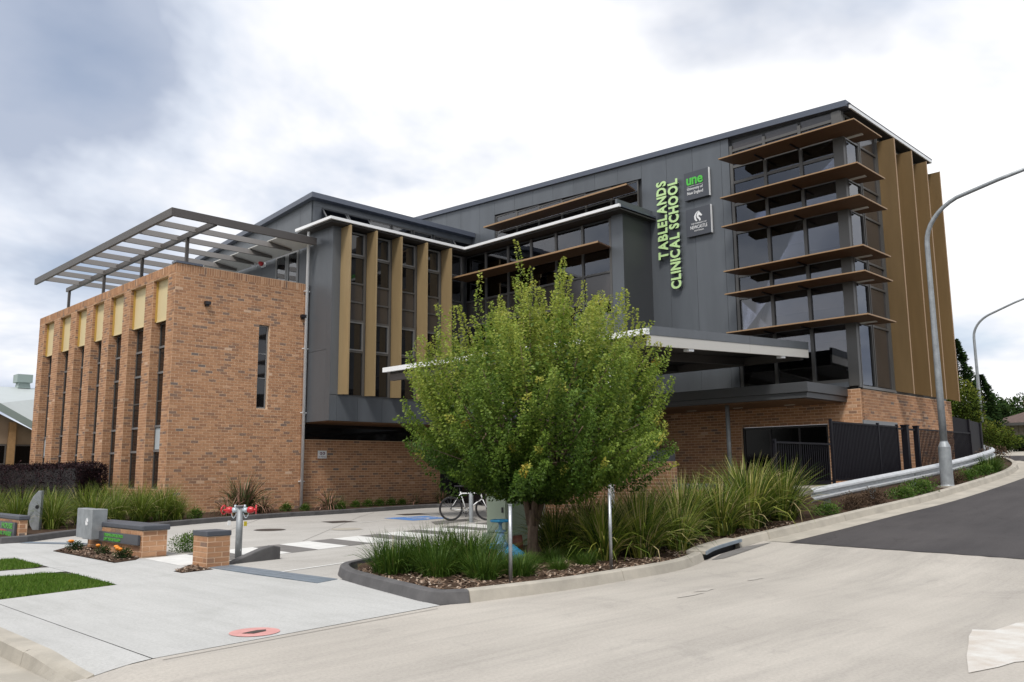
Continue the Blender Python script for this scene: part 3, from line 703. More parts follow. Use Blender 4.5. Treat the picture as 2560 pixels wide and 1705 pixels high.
for x_, lab in ((12.42, 'small black wall light high on the brick front near its left corner'), (16.02, 'small black wall light on the brick front beside the white downpipe')):
    thing_box('wall_light', lab, 'wall light', [('housing', M_black, (x_-.09, x_+.09, Y0-.16, Y0-.02, 7.03, 7.14)), ('bracket', M_black, (x_-.05, x_+.05, Y0-.10, Y0-.01, 6.98, 7.03))], (x_, Y0-.02, 7.0))
# ------------------------------------------------------------------ pergola on the brick roof
PG = empty('pergola', (11.8, 32, 8.3), 'dark steel pergola with wide slats over the brick wing roof', 'pergola')
Zp = 9.9
bx('edge_beam', M_steel, PG, 10.84, 10.94, 26.09, 40.0, Zp-.26, Zp)
bx('edge_beam', M_steel, PG, 10.942, 16.15, 26.09, 26.19, Zp-.26, Zp)
bx('beam', M_steel, PG, 12.30, 12.42, 26.192, 40.6, Zp-.28, Zp-.10)
for y_ in (28.3, 32.2, 36.1, 40.3): bx('post', M_steel, PG, 12.31, 12.41, y_-.05, y_+.05, 8.15, Zp-.282)
for i in range(9):
    y_ = 27.55+1.42*i
    MB().hexa([(10.945, y_-.02, Zp-.24), (16.0, y_-.02, Zp-.24), (16.0, y_+.06, Zp-.24), (10.945, y_+.06, Zp-.24), (10.945, y_+.10, Zp-.02), (16.0, y_+.10, Zp-.02), (16.0, y_+.18, Zp-.02), (10.945, y_+.18, Zp-.02)]).build('slat', M_slat, PG)
MB().hexa([(15.1, 26.3, Zp+.0), (16.2, 26.3, Zp-.18), (16.2, 36.5, Zp-.18), (15.1, 36.5, Zp+.0), (15.1, 26.3, Zp+.03), (16.2, 26.3, Zp-.15), (16.2, 36.5, Zp-.15), (15.1, 36.5, Zp+.03)]).build('soffit_sheet', M_soff, PG)
# ------------------------------------------------------------------ grey wing with gold fins, and the window block that returns to the right
GW = empty('grey_wing', (19.4, 25.2, 3.28), 'charcoal metal clad wing with upright gold fins and white gutter', 'building')
Y2, XW, XB, YB = 25.21, 16.27, 22.58, 17.19
c_ = MB()
c_.box(XW+.03, 24.2, Y2+.12, 27.0, 3.30, 10.18); c_.box(XB+.12, 24.2, YB+.03, Y2+.12, 3.30, 10.18)
c_.build('core', M_dclad, GW)
# side wall panels (facing -x)
for z0, z1 in ((3.285, 5.77), (5.782, 10.2)):
    bx('cladding_panel', M_clad, GW, XW, XW+.03, Y2+.30, 26.72, z0, z1)
bx('corner_panel', M_clad, GW, XW-.004, XW+.03, Y2, Y2+.29, 3.285, 10.2)
bx('cladding_panel', M_clad, GW, XW+.032, 16.62, Y2, Y2+.118, 4.19, 10.2)
seam = [XW+.032, 16.57, 17.44, 18.5, 19.57, 20.63, 21.7, 22.55]
for a, b in zip(seam[:-1], seam[1:]): bx('cladding_panel', M_clad, GW, a+.004, b-.004, Y2, Y2+.118, 3.285, 4.175)
bx('sill_flashing', M_dclad, GW, 16.6, 22.5, Y2-.03, Y2+.12, 4.177, 4.20)
fx = [16.63, 17.75, 18.886, 20.10, 21.31]
for x_ in fx:
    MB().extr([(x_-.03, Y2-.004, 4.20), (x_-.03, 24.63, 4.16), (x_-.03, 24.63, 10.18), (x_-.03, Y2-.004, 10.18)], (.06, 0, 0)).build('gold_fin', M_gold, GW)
edges = fx+[22.50]
for a, b in zip(edges[:-1], edges[1:]):
    a += .035; b -= .035
    w = MB().box(a, a+.04, Y2+.01, Y2+.10, 4.2, 10.15).box(b-.10, b, Y2+.01, Y2+.10, 4.2, 10.15).build('window_bay', M_frame, GW)
    a += .04; b -= .10
    for z_ in (5.76, 7.565, 8.245, 9.235, 6.88): bx('transom', M_frame, w, a, b, Y2+.005, Y2+.09, z_-.03, z_+.03)
    for z0, z1, gl in ((4.22, 5.73, M_glass2), (5.79, 6.85, M_glass2), (6.91, 7.535, M_bronze_glass), (7.595, 8.215, M_bronze_glass), (8.275, 9.205, M_glass2), (9.265, 10.13, M_glass2)):
        bx('pane' if gl is M_glass2 else 'spandrel', gl, w, a, b, Y2+.055, Y2+.065, z0, z1)
    for z0, z1 in ((5.80, 6.84), (9.275, 10.12)):
        s_ = MB().box(b-.05, b, Y2-.01, Y2+.05, z0, z1).box(a, b-.05, Y2-.01, Y2+.05, z0, z0+.05).box(a, b-.05, Y2-.01, Y2+.05, z1-.05, z1)
        s_.build('sash', M_lframe, w)
# block face towards the drive (facing -x)
bx('cladding_panel', M_clad, GW, XB, XB+.118, YB+.004, 17.69, 3.285, 10.2)
bx('cladding_panel', M_dclad, GW, XB+.004, 24.2, YB, YB+.028, 3.285, 10.45)
bx('cladding_panel', M_clad, GW, XB, XB+.118, 17.69, 25.2, 3.285, 4.2)
my = [17.71, 18.97, 20.24, 21.50, 22.74, 24.0, 25.2]
for a, b in zip(my[:-1], my[1:]):
    w = MB().box(XB+.01, XB+.10, a, a+.09, 4.2, 10.15).build('window_bay', M_frame, GW)
    for z_ in (9.16, 8.26, 7.28, 5.78): bx('transom', M_frame, w, XB+.005, XB+.09, a+.09, b, z_-.035, z_+.035)
    for z0, z1, gl in ((4.22, 5.74, M_glass2), (5.82, 7.24, M_glass), (7.32, 8.22, M_bronze_glass), (8.30, 9.12, M_glass), (9.20, 10.08, M_glass)):
        bx('pane', gl, w, XB+.055, XB+.065, a+.09, b, z0, z1)
        if gl is M_glass and a < 21: bx('blind', M_blind, w, XB+.088, XB+.094, a+.10, b-.01, z0+(z1-z0)*random.choice((0, 0, .2, .4)), z1-.01)
def awning(parent, poly, z, th=.05):
    aw = MB().prism(poly, z, z+th).build('awning', M_wood, parent)
    return aw
aw = awning(GW, [(21.68, 25.1), (21.68, 17.55), (22.56, 17.72), (22.56, 25.1)], 9.07)
bx('edge_trim', M_edge, aw, 21.66, 21.679, 17.55, 25.1, 9.065, 9.125)
# eaves, soffit and white gutter
ev = MB().prism([(15.9, 27.0), (15.9, 24.77), (22.14, 24.77), (22.14, 16.95), (24.2, 16.95), (24.2, 27.0)], 10.2, 10.24)
ev.build('eaves_soffit', M_dsoff, GW)
gt = MB().box(15.82, 15.92, 24.69, 27.05, 10.27, 10.37).box(15.92, 22.06, 24.69, 24.79, 10.27, 10.37).box(22.06, 22.16, 16.93, 24.79, 10.27, 10.37)
gt.build('gutter', M_white, GW)
rf = MB().prism([(15.93, 27.0), (15.93, 24.80), (22.17, 24.80), (22.17, 16.95), (24.2, 16.95), (24.2, 27.0)], 10.30, 10.36).build('roof', M_flash, GW)
bx('parapet_flashing', M_clad, GW, 22.2, 24.2, 17.11, 17.187, 10.40, 10.60)
# lower brick wall under the overhang
lwm = bx('wall', M_mortar, GW, 16.3, 22.8, 27.03, 27.25, 0.0, 2.7)
put_bricks(lay(16.4, 22.8, 0.12, 2.68), 'y', 27.03, lwm, single=300, key=lambda b: b[0]*1.0+abs(b[1]-1.6)*.5)
bx('strip_window', M_glass2, GW, 16.3, 22.8, 27.10, 27.2, 2.70, 3.28)
bx('overhang_soffit', M_wood, GW, XW+.04, 24.2, Y2+.03, 27.2, 3.255, 3.298)
bx('entry_glazing', M_glass2, GW, 23.4, 23.5, 17.2, 27.2, 0.1, 3.25)
bx('entry_wall', M_black, GW, 22.8, 23.5, 27.03, 27.2, 0.1, 3.25)
# downpipe
dp = MB().tube([(16.14, Y0-.10, .15), (16.14, Y0-.10, 10.05), (16.05, Y0-.25, 10.25)], .056, 10).build('downpipe', M_white, GW, smooth=True)
for z_ in (1.2, 3.6, 5.9, 8.0): bx('bracket', M_white, dp, 16.03, 16.25, Y0-.11, Y0-.04, z_, z_+.03)
# ------------------------------------------------------------------ main block: sign wall, clerestory and tower
MBk = empty('main_block', (24.2, 10.15, 1.0), 'tall charcoal main block with glazed corner tower, bronze awnings and gold fins', 'building')
XS, YT = 24.22, 10.15
rz = lambda y_: 12.22+(y_-10.1)*.0455
c_ = MB()
def pr_box(x0, x1, y0, y1, z0):      # box whose top follows the roof slope
    c_.hexa([(x0, y0, z0), (x1, y0, z0), (x1, y1, z0), (x0, y1, z0), (x0, y0, rz(y0)-.02), (x1, y0, rz(y0)-.02), (x1, y1, rz(y1)-.02), (x0, y1, rz(y1)-.02)])
pr_box(XS+.14, 31.7, YT+.14, 34, 3.75)
c_.build('core', M_dclad, MBk)
def cpanel(y0, y1, z0, z1=None, mt=None, sl=0.0):
    t0, t1 = (rz(y0), rz(y1)) if z1 is None else (z1, z1)
    MB().hexa([(XS, y0+.005, z0), (XS+.136, y0+.005, z0), (XS+.136, y1-.005, z0+sl*(y1-y0)), (XS, y1-.005, z0+sl*(y1-y0)), (XS, y0+.005, t0), (XS+.136, y0+.005, t0), (XS+.136, y1-.005, t1), (XS, y1-.005, t1)]).build('cladding_panel', mt or M_clad, MBk)
for a, b in ((13.97, 14.27), (14.27, 15.38), (15.38, 16.45), (16.45, 17.53)): cpanel(a, b, 3.8)
us = [17.53, 18.6, 19.7, 20.75, 21.85, 22.95, 24.0, 25.2]
for a, b in zip(us[:-1], us[1:]):
    t = 11.93+.046*(a-17.67)
    cpanel(a, b, t, sl=.046); cpanel(a, b, 10.2, 10.62)
for a, b in zip([25.2, 26.16, 27.36, 28.33, 29.4, 30.5, 31.6, 32.7], [26.16, 27.36, 28.33, 29.4, 30.5, 31.6, 32.7, 34]): cpanel(a, b, 10.0)
for a, b in zip([17.72, 18.97, 20.2, 21.42, 22.67, 23.92], [18.97, 20.2, 21.42, 22.67, 23.92, 25.18]):
    window(MBk, 'x', XS+.07, a, b, 10.64, 11.92+.046*(a-17.72), .05, M_frame, M_glass, bars_z=(11.45,))
aw = MB().prism([(23.40, 25.0), (23.40, 17.58), (24.2, 17.8), (24.2, 25.0)], 11.50, 11.55).build('awning', M_wood, MBk)
bx('edge_trim', M_edge, aw, 23.38, 23.399, 17.58, 25.0, 11.495, 11.555)
# roof edge flashing along the sign wall and right side
MB().hexa([(XS-.10, 9.93, rz(9.93)+.004), (XS+.3, 9.93, rz(9.93)+.004), (XS+.3, 34, rz(34)+.004), (XS-.10, 34, rz(34)+.004), (XS-.10, 9.93, rz(9.93)+.19), (XS+.3, 9.93, rz(9.93)+.19), (XS+.3, 34, rz(34)+.19), (XS-.10, 34, rz(34)+.19)]).build('roof_flashing', M_flash, MBk)
bx('eaves_soffit', M_dsoff, MBk, XS+.302, 31.0, 9.91, 10.3, 12.17, 12.21)
bx('eaves_trim', M_white, MBk, XS+.04, 31.0, 9.86, 9.905, 12.17, 12.27)
bx('roof_edge', M_black, MBk, XS+.04, 31.05, 9.87, 10.3, 12.275, 12.325)
# clerestory over the grey wing roof
cl = MB().hexa([(16.32, 26.75, 8.2), (24.2, 26.75, 8.2), (24.2, 36, 8.2), (16.32, 36, 8.2), (16.32, 26.75, 11.5), (24.2, 26.75, 11.5), (24.2, 36, 10.75), (16.32, 36, 10.75)])
cl.build('clerestory_core', M_clad, MBk)
ys2 = [26.73, 27.5, 29.25, 30.3, 31.4, 32.5, 33.6, 34.7, 35.8]
for a, b in zip(ys2[:-1], ys2[1:]):
    ta, tb = 11.52-(a-26.73)*.082, 11.52-(b-26.73)*.082
    if a == 27.5:
        MB().hexa([(16.29, a+.005, 9.86), (16.318, a+.005, 9.86), (16.318, b-.005, 9.86), (16.29, b-.005, 9.86), (16.29, a+.005, ta), (16.318, a+.005, ta), (16.318, b-.005, tb), (16.29, b-.005, tb)]).build('cladding_panel', M_clad, MBk)
    else:
        MB().hexa([(16.29, a+.005, 8.2), (16.318, a+.005, 8.2), (16.318, b-.005, 8.2), (16.29, b-.005, 8.2), (16.29, a+.005, ta), (16.318, a+.005, ta), (16.318, b-.005, tb), (16.29, b-.005, tb)]).build('cladding_panel', M_clad, MBk)
for a, b in ((27.52, 28.33), (28.35, 29.2)): window(MBk, 'x', 16.29, a, b, 8.3, 9.82, .12, M_lframe, M_glass, depth=.05)
MB().hexa([(16.1, 26.4, 11.53), (24.2, 26.4, 11.53), (24.2, 36, 10.8), (16.1, 36, 10.8), (16.1, 26.4, 11.72), (24.2, 26.4, 11.72), (24.2, 36, 10.99), (16.1, 36, 10.99)]).build('clerestory_roof', M_flash, MBk)
bx('clerestory_fascia', M_clad, MBk, 16.33, 24.2, 26.66, 26.748, 11.29, 11.525)
bx('clerestory_sill', M_clad, MBk, 16.33, 24.2, 26.66, 26.748, 10.38, 10.72)
bx('cladding_panel', M_clad, MBk, 16.33, 16.68, 26.66, 26.748, 10.725, 11.285)
for i, (a, b) in enumerate(((16.7, 17.75), (17.8, 18.8), (18.86, 19.9), (19.95, 20.95), (21.03, 22.0), (22.1, 23.08), (23.14, 24.18))):
    window(MBk, 'y', 26.69, a, b, 10.73, 11.28, .045, M_lframe if i in (0, 1, 6) else M_frame, M_glass, depth=.05, tilt=math.radians(38) if i in (0, 1, 6) else 0)
# tower glazing facing the drive
col_y = [10.45, 11.55, 12.76, 13.95]
bx('corner_column', M_frame, MBk, XS-.02, XS+.135, 10.17, 10.44, 3.85, 12.17)
bx('corner_column', M_frame, MBk, XS-.02, XS+.14, YT-.02, 10.168, 3.80, 12.14)
for a, b in zip(col_y[:-1], col_y[1:]):
    w = MB().box(XS+.01, XS+.13, b-.10, b, 3.9, 12.1).build('window_bay', M_frame, MBk)
    for z_ in (4.02, 5.72, 6.94, 7.67, 9.12, 10.07, 10.83, 11.37, 11.93): bx('transom', M_frame, w, XS+.02, XS+.12, a, b-.10, z_-.045, z_+.045)
    zz = [4.065, 5.72, 6.94, 7.67, 9.12, 10.07, 10.83, 11.37, 11.93]
    for z0, z1 in zip(zz[:-1], zz[1:]): bx('pane', M_glass, w, XS+.065, XS+.075, a, b-.10, z0+.045 if z0 > 4.1 else z0, z1-.045)
    for z0, z1, k0, k1 in ((9.12, 10.07, 0, 1), (7.67, 9.12, .25, 1), (6.94, 7.67, .0, 1), (5.72, 6.94, .15, 1), (4.065, 5.72, .72, 1), (10.07, 10.83, .0, 1), (10.83, 11.37, .3, 1)):
        k0 = min(.95, max(.0, k0+random.choice((0, 0, .1, .25)))); bx('blind', M_blind, w, XS+.098, XS+.104, a+.02, b-.12, z0+.05+(z1-z0-.1)*k0, z1-.05)
    bx('spandrel', M_bronze_glass, w, XS+.06, XS+.08, a, b-.10, 11.975, 12.2)
bx('base_trim', M_clad, MBk, XS-.03, XS+.13, 10.45, 13.95, 3.82, 3.97)
# tower glazing facing the street on the right
bx('glazing_sill', M_lframe, MBk, XS+.145, 26.85, YT-.03, YT+.12, 3.78, 3.86)
for a, b, gl in ((24.44, 25.40, M_glass), (25.46, 26.74, M_bronze_glass)):
    w = MB().box(a, a+.05, YT+.0, YT+.11, 3.87, 12.1).box(b-.05, b, YT, YT+.11, 3.87, 12.1).build('window_bay', M_frame, MBk)
    zz = [3.87, 5.72, 6.94, 7.67, 9.12, 10.07, 11.37, 12.1]
    for z0, z1 in zip(zz[:-1], zz[1:]):
        bx('pane', gl, w, a+.05, b-.05, YT+.05, YT+.06, z0+.03, z1-.03)
        bx('transom', M_frame, w, a+.05, b-.05, YT+.01, YT+.10, z1-.03, z1+.03)
bx('column', M_frame, MBk, 26.742, 26.80, YT-.02, YT+.12, 3.87, 12.1)
for x_, w_ in ((26.84, .54), (28.41, .50), (29.80, .48), (31.20, .44)):
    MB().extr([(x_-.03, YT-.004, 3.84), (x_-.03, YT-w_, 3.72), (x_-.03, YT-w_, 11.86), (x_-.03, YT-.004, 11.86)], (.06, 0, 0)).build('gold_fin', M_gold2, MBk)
    bx('fin_edge', M_edge, MBk, x_-.035, x_+.035, YT-w_-.012, YT-w_-.002, 3.71, 11.87)
bx('fin_backing', M_gold2, MBk, 26.9, 31.7, YT+.0, YT+.13, 3.9, 11.95)
# six awnings wrapping the corner
for z_ in (11.33, 10.03, 9.08, 7.63, 6.90, 5.68):
    poly = [(23.22, 13.77), (23.22, 9.37), (25.17, 9.37), (24.98, YT-.035), (24.0, YT-.035), (24.19, 10.1), (24.19, 13.48), (23.9, 13.66)]
    poly = [(23.22, 13.77), (23.22, 9.37), (25.17, 9.37), (24.98, YT-.035), (24.185, YT-.035), (24.185, 13.48), (23.9, 13.66)]
    aw = MB().prism(poly, z_, z_+.035).build('awning', M_wood, MBk)
    bx('edge_trim', M_edge, aw, 23.20, 23.218, 9.352, 13.77, z_+.004, z_+.04)
    bx('edge_trim', M_edge, aw, 23.2185, 25.17, 9.352, 9.369, z_+.004, z_+.04)
    for y_ in (11.5, 12.7): bx('bracket', M_black, aw, 23.6, 24.18, y_-.02, y_+.02, z_-.05, z_-.003)
    bx('strip_light', M_lens, aw, 24.36, 24.48, 9.62, 10.08, z_-.03, z_-.004)
# brick base
bw = MB()
bw.box(XS, XS+.2, 14.0, 20, 0.3, 3.76); bw.box(XS, XS+.2, YT+.002, 11.17, .6, 3.76); bw.box(XS, XS+.2, 11.17, 14.0, 2.80, 3.76)
bw.box(XS+.2, 24.30, YT, YT+.2, .6, 3.76); bw.box(26.62, 31.7, YT, YT+.2, .6, 3.76); bw.box(24.3, 26.62, YT, YT+.2, 2.83, 3.76)
bwo = bw.build('wall', M_mortar, MBk)
put_bricks(lay(YT, 20, .72, 3.76, [(11.17, 14.0, 0, 2.80)], .0865), 'x', XS, bwo, name='brickwork')
put_bricks(lay(XS, 31.7, .72, 3.76, [(24.30, 26.62, 0, 2.83)], .0865), 'y', YT, bwo, single=300, key=lambda b: (b[0]-XS)*.4-b[1])
window(MBk, 'x', XS+.1, 11.18, 13.99, 1.05, 2.79, .07, M_black, M_glass3, bars_u=(12.1, 13.05), name='entry_door')
window(MBk, 'y', YT+.1, 24.31, 26.61, 1.05, 2.82, .07, M_black, M_glass3, bars_u=(25.4,), name='side_door')
bx('door_head', M_lframe, MBk, 24.2, 26.66, YT-.05, YT-.018, 2.74, 2.86)
bx('wall_vent', M_black, MBk, XS-.04, XS-.022, 16.9, 17.2, 1.75, 2.05)
# ------------------------------------------------------------------ flat entry canopy under the tower
FC = empty('flat_canopy', (22.9, 13, 1.1), 'dark flat canopy over the side entry below the tower glazing', 'canopy')
bx('upper_fascia', M_dclad, FC, 21.70, 24.2, 10.50, 20.5, 3.55, 3.82, bevel=.01)
bx('lower_fascia', M_dclad, FC, 21.76, 24.2, 10.56, 20.4, 3.40, 3.546)
bx('soffit', M_wood, FC, 21.9, 24.2, 10.7, 20.3, 3.375, 3.398)
for x_, y_ in ((23.45, 15.3), (23.52, 13.68), (23.58, 12.0)): bx('soffit_light', M_lens, FC, x_-.03, x_+.03, y_-.16, y_+.16, 3.362, 3.373)
MB().tube([(22.35, 13.35, .9), (22.35, 13.35, 3.39)], .065, 12).build('column', M_galpaint, FC, smooth=True)
# ------------------------------------------------------------------ porte-cochere roof over the drop-off
PC = empty('entrance_canopy', (19.5, 16, 0), 'large skillion entrance canopy with white gutter behind the tree', 'canopy')
zc_ = lambda x_: 4.58+(x_-15.55)*.052
def slab(x0, x1, y0, y1, a, b, nm, mt):
    return MB().hexa([(x0, y0, zc_(x0)+a), (x1, y0, zc_(x1)+a), (x1, y1, zc_(x1)+a), (x0, y1, zc_(x0)+a), (x0, y0, zc_(x0)+b), (x1, y0, zc_(x1)+b), (x1, y1, zc_(x1)+b), (x0, y1, zc_(x0)+b)]).build(nm, mt, PC)
slab(15.7, 23.45, 11.35, 21.0, -.12, .10, 'roof', M_dsoff)
for x0, x1 in ((15.66, 20.15), (20.16, 23.5)):
    slab(x0, x1, 11.27, 11.348, -.05, .16, 'fascia', M_clad); slab(x0, x1, 11.28, 11.346, -.30, -.055, 'fascia_beam', M_soff)
slab(15.52, 15.655, 11.25, 21.15, -.05, .09, 'gutter', M_white)
slab(15.7, 15.85, 11.4, 21.0, -.32, -.125, 'eaves_beam', M_steel)
for y_ in (13.2, 15.6, 18.0, 20.4): slab(15.86, 23.4, y_, y_+.12, -.34, -.125, 'rafter', M_steel)
slab(23.2, 23.4, 11.4, 21.0, -.36, -.125, 'wall_beam', M_steel)
for x_, y_ in ((17.3, 11.33), (21.9, 11.33)): slab(x_, x_+.22, 11.30, 11.45, -.36, -.302, 'floodlight', M_white)
for x_, y_ in ((15.95, 12.7), (15.95, 16.3), (20.5, 20.5)): MB().tube([(x_, y_, .0), (x_, y_, zc_(x_)-.33)], .075, 12).build('post', M_white if y_ < 13 else M_galpaint, PC, smooth=True)

# ================================================================== LETTERING
def glyph(txt, size, ext, font_off=0.0):
    cu = bpy.data.curves.new('t', 'FONT'); cu.body = txt; cu.size = size; cu.extrude = ext/2; cu.offset = font_off; cu.resolution_u = 3
    ob = bpy.data.objects.new('t', cu); COL.objects.link(ob)
    dg = bpy.context.evaluated_depsgraph_get(); me = bpy.data.meshes.new_from_object(ob.evaluated_get(dg))
    bpy.data.objects.remove(ob); bpy.data.curves.remove(cu)
    return me
GCACHE = {}
def letter_mesh(ch, size, ext, off):
    k_ = (ch, size, ext, off)
    if k_ not in GCACHE:
        me = glyph(ch, size, ext, off)
        xs_ = [v.co.x for v in me.vertices] or [0, .1]
        x0_ = min(xs_)
        for v in me.vertices: v.co.x -= x0_
        GCACHE[k_] = (me, max(xs_)-x0_)
    return GCACHE[k_]
def write(txt, size, ext, mt, parent, origin, ux, uy, length=None, gap=0.09, off=0.0, name='letter', align='L', side=None, word=False):
    """one mesh per letter (or per line when word=True); ux/uy: text axes in the world"""
    ux = Vector(ux); uy = Vector(uy); uz = ux.cross(uy)
    if word:
        me = glyph(txt, size, ext, off).copy(); xs_ = [v.co.x for v in me.vertices]; items = [(me, 0.0)]; x0_ = min(xs_); tot = max(xs_)-x0_
        for v in me.vertices: v.co.x -= x0_
    else:
        items = []; x_ = 0
        for ch in txt:
            if ch == ' ': x_ += size*.30; continue
            me, w = letter_mesh(ch, size, ext, off); items.append((me, x_)); x_ += w+size*gap
        tot = x_-size*gap
    k_ = 1.0 if not length else length/tot
    st_ = 0 if align == 'L' else (-tot*k_ if align == 'R' else -tot*k_/2)
    for me, x_ in items:
        me = me.copy(); me.name = name
        for v in me.vertices:
            p = Vector(origin) + ux*(st_+(x_+v.co.x)*k_) + uy*v.co.y + uz*v.co.z
            v.co = p
        me.materials.clear(); me.materials.append(mt)
        if side:
            me.materials.append(side); me.update()
            for f_ in me.polygons:
                if abs(f_.normal.dot(uz)) < .5: f_.material_index = 1
        o = bpy.data.objects.new(name, me); COL.objects.link(o); par(o, parent)
UP, LEFT = (0, 0, 1), (0, 1, 0)
for txt, y0, z0, ln, lab in (('TABLELANDS', 16.41, 8.72, 2.80, 'lime green upright letters reading TABLELANDS on the grey wall'), ('CLINICAL SCHOOL', 15.93, 7.60, 3.88, 'lime green upright letters reading CLINICAL SCHOOL on the grey wall')):
    t_ = empty('wall_lettering', (24.2, y0, z0), lab, 'lettering')
    write(txt, (.54), .09, M_lime, t_, (24.20-.065-.03, y0, z0), UP, LEFT, ln, .085, .021, side=M_limeside)
RGT = (0, -1, 0)
def logo_panel(y0, y1, z0, z1, lab):
    t_ = empty('logo_sign', (24.2, (y0+y1)/2, z0), lab, 'sign')
    bx('panel', M_panel, t_, 24.10, 24.18, y0, y1, z0, z1, bevel=.006)
    bx('edge_strip', M_white, t_, 24.098, 24.182, y0-.014, y0-.002, z0, z1)
    bx('standoff', M_black, t_, 24.181, 24.219, y0+.2, y1-.2, z0+.2, z1-.2)
    return t_
t_ = logo_panel(14.70, 15.67, 10.59, 11.57, 'square charcoal sign with green une letters on the grey wall')
write('une', .50, .02, M_unegreen, t_, (24.088, 15.56, 11.12), RGT, UP, .64, .05, .012)
write('University of', .135, .008, M_wletter, t_, (24.094, 15.55, 10.93), RGT, UP, .62, word=True, name='lettering')
write('New England', .155, .008, M_wletter, t_, (24.094, 15.55, 10.77), RGT, UP, .62, word=True, name='lettering')
bx('rule_line', M_wletter, t_, 24.092, 24.099, 14.93, 15.55, 11.06, 11.068)
t_ = logo_panel(14.68, 15.65, 9.30, 10.27, 'square charcoal sign with white horse head emblem on the grey wall')
def emblem(parent, org, s_, ux, uy, n, mt):
    ux = Vector(ux); uy = Vector(uy); n = Vector(n)
    back = [(-.55, -.9), (-.85, -.45), (-.9, .1), (-.62, .6), (-.2, .9), (-.05, .98), (-.1, .78), (-.42, .45), (-.58, .05), (-.5, -.4), (-.25, -.85)]
    face = [(-.02, .75), (.12, 1.0), (.25, .72), (.5, .45), (.78, .1), (.7, -.05), (.5, -.06), (.28, .12), (.05, .1), (.02, -.1), (.3, -.35), (.45, -.62), (.42, -.9), (.1, -.92), (.12, -.68), (-.08, -.48), (-.32, -.2), (-.38, .1), (-.25, .45)]
    for poly, nm in ((back, 'horse_mane'), (face, 'horse_head')):
        MB().extr([Vector(org)+ux*(x_*s_)+uy*(y_*s_) for x_, y_ in poly], n*.01).build(nm, mt, parent)
emblem(t_, (24.098, 15.15, 9.96), .185, RGT, UP, (-1, 0, 0), M_wletter)
write('THE UNIVERSITY OF', .07, .006, M_wletter, t_, (24.095, 15.15, 9.70), RGT, UP, .60, word=True, name='lettering', align='C')
write('NEWCASTLE', .17, .008, M_wletter, t_, (24.094, 15.15, 9.54), RGT, UP, .66, word=True, name='lettering', align='C')
write('AUSTRALIA', .07, .006, M_wletter, t_, (24.095, 15.15, 9.45), RGT, UP, .38, word=True, name='lettering', align='C')
# small notice on the lower brick wall
t_ = empty('wall_notice', (17.17, 27.0, 2.0), 'small white and purple notice on the brick wall under the overhang', 'sign')
bx('plate', M_white, t_, 16.99, 17.36, 26.985, 27.004, 2.02, 2.30)
for x_ in (17.12, 17.24): MB().tube([(x_, 26.980, 2.20), (x_, 26.984, 2.20)], .05, 14).build('symbol', M_purple, t_)
for x_ in (17.12, 17.24): MB().tube([(x_-.01, 26.977, 2.20), (x_-.01, 26.979, 2.20)], .026, 10).build('symbol_centre', M_wletter, t_)
write('NO SMOKING', .05, .004, M_purple, t_, (17.175, 26.982, 2.06), (1, 0, 0), UP, .30, word=True, name='lettering', align='C')
# alarm gear on the clerestory wall
t_ = empty('siren_horn', (16.26, 30.6, 9.75), 'white siren horn on the grey wall above the brick parapet', 'siren')
MB().tube([(16.27, 30.62, 9.82), (16.12, 30.55, 9.78), (16.02, 30.5, 9.75)], [.03, .05, .15], 10).build('horn', M_white, t_, smooth=True)
t_ = empty('strobe_light', (16.26, 30.1, 9.6), 'red strobe light beside the white siren horn', 'strobe light')
bx('base', M_white, t_, 16.20, 16.285, 30.0, 30.2, 9.55, 9.72); MB().tube([(16.20, 30.1, 9.68), (16.10, 30.1, 9.70), (16.05, 30.1, 9.70)], [.11, .10, .05], 12).build('lens', M_red, t_, smooth=True)

# ================================================================== FRONT YARD OBJECTS
def lathe(name, prof, center, mt, parent, seg=16, axis=(0, 0, 1)):
    ax = Vector(axis).normalized(); ref = Vector((1, 0, 0)) if abs(ax.x) < .8 else Vector((0, 1, 0))
    a = (ref-ax*ref.dot(ax)).normalized(); b = ax.cross(a); c = Vector(center); mb = MB(); vs = []
    for r_, h_ in prof: vs += [c+ax*h_+(a*math.cos(2*math.pi*k/seg)+b*math.sin(2*math.pi*k/seg))*r_ for k in range(seg)]
    n = len(prof)
    fs = [(i*seg+k, i*seg+(k+1) % seg, (i+1)*seg+(k+1) % seg, (i+1)*seg+k) for i in range(n-1) for k in range(seg)]
    fs += [tuple(range(seg-1, -1, -1)), tuple((n-1)*seg+k for k in range(seg))]
    return smooth_auto(mb.add(vs, fs).build(name, mt, parent))
def torus(name, c, ax, R_, r_, mt, parent, seg=28, rs=8):
    ax = Vector(ax).normalized(); ref = Vector((0, 0, 1)) if abs(ax.z) < .8 else Vector((1, 0, 0))
    a = (ref-ax*ref.dot(ax)).normalized(); b = ax.cross(a); c = Vector(c); vs = []
    for i in range(seg):
        d = a*math.cos(2*math.pi*i/seg)+b*math.sin(2*math.pi*i/seg)
        for k in range(rs): vs.append(c+d*(R_+r_*math.cos(2*math.pi*k/rs))+ax*r_*math.sin(2*math.pi*k/rs))
    fs = [(i*rs+k, ((i+1) % seg)*rs+k, ((i+1) % seg)*rs+(k+1) % rs, i*rs+(k+1) % rs) for i in range(seg) for k in range(rs)]
    return MB().add(vs, fs).build(name, mt, parent, smooth=True)
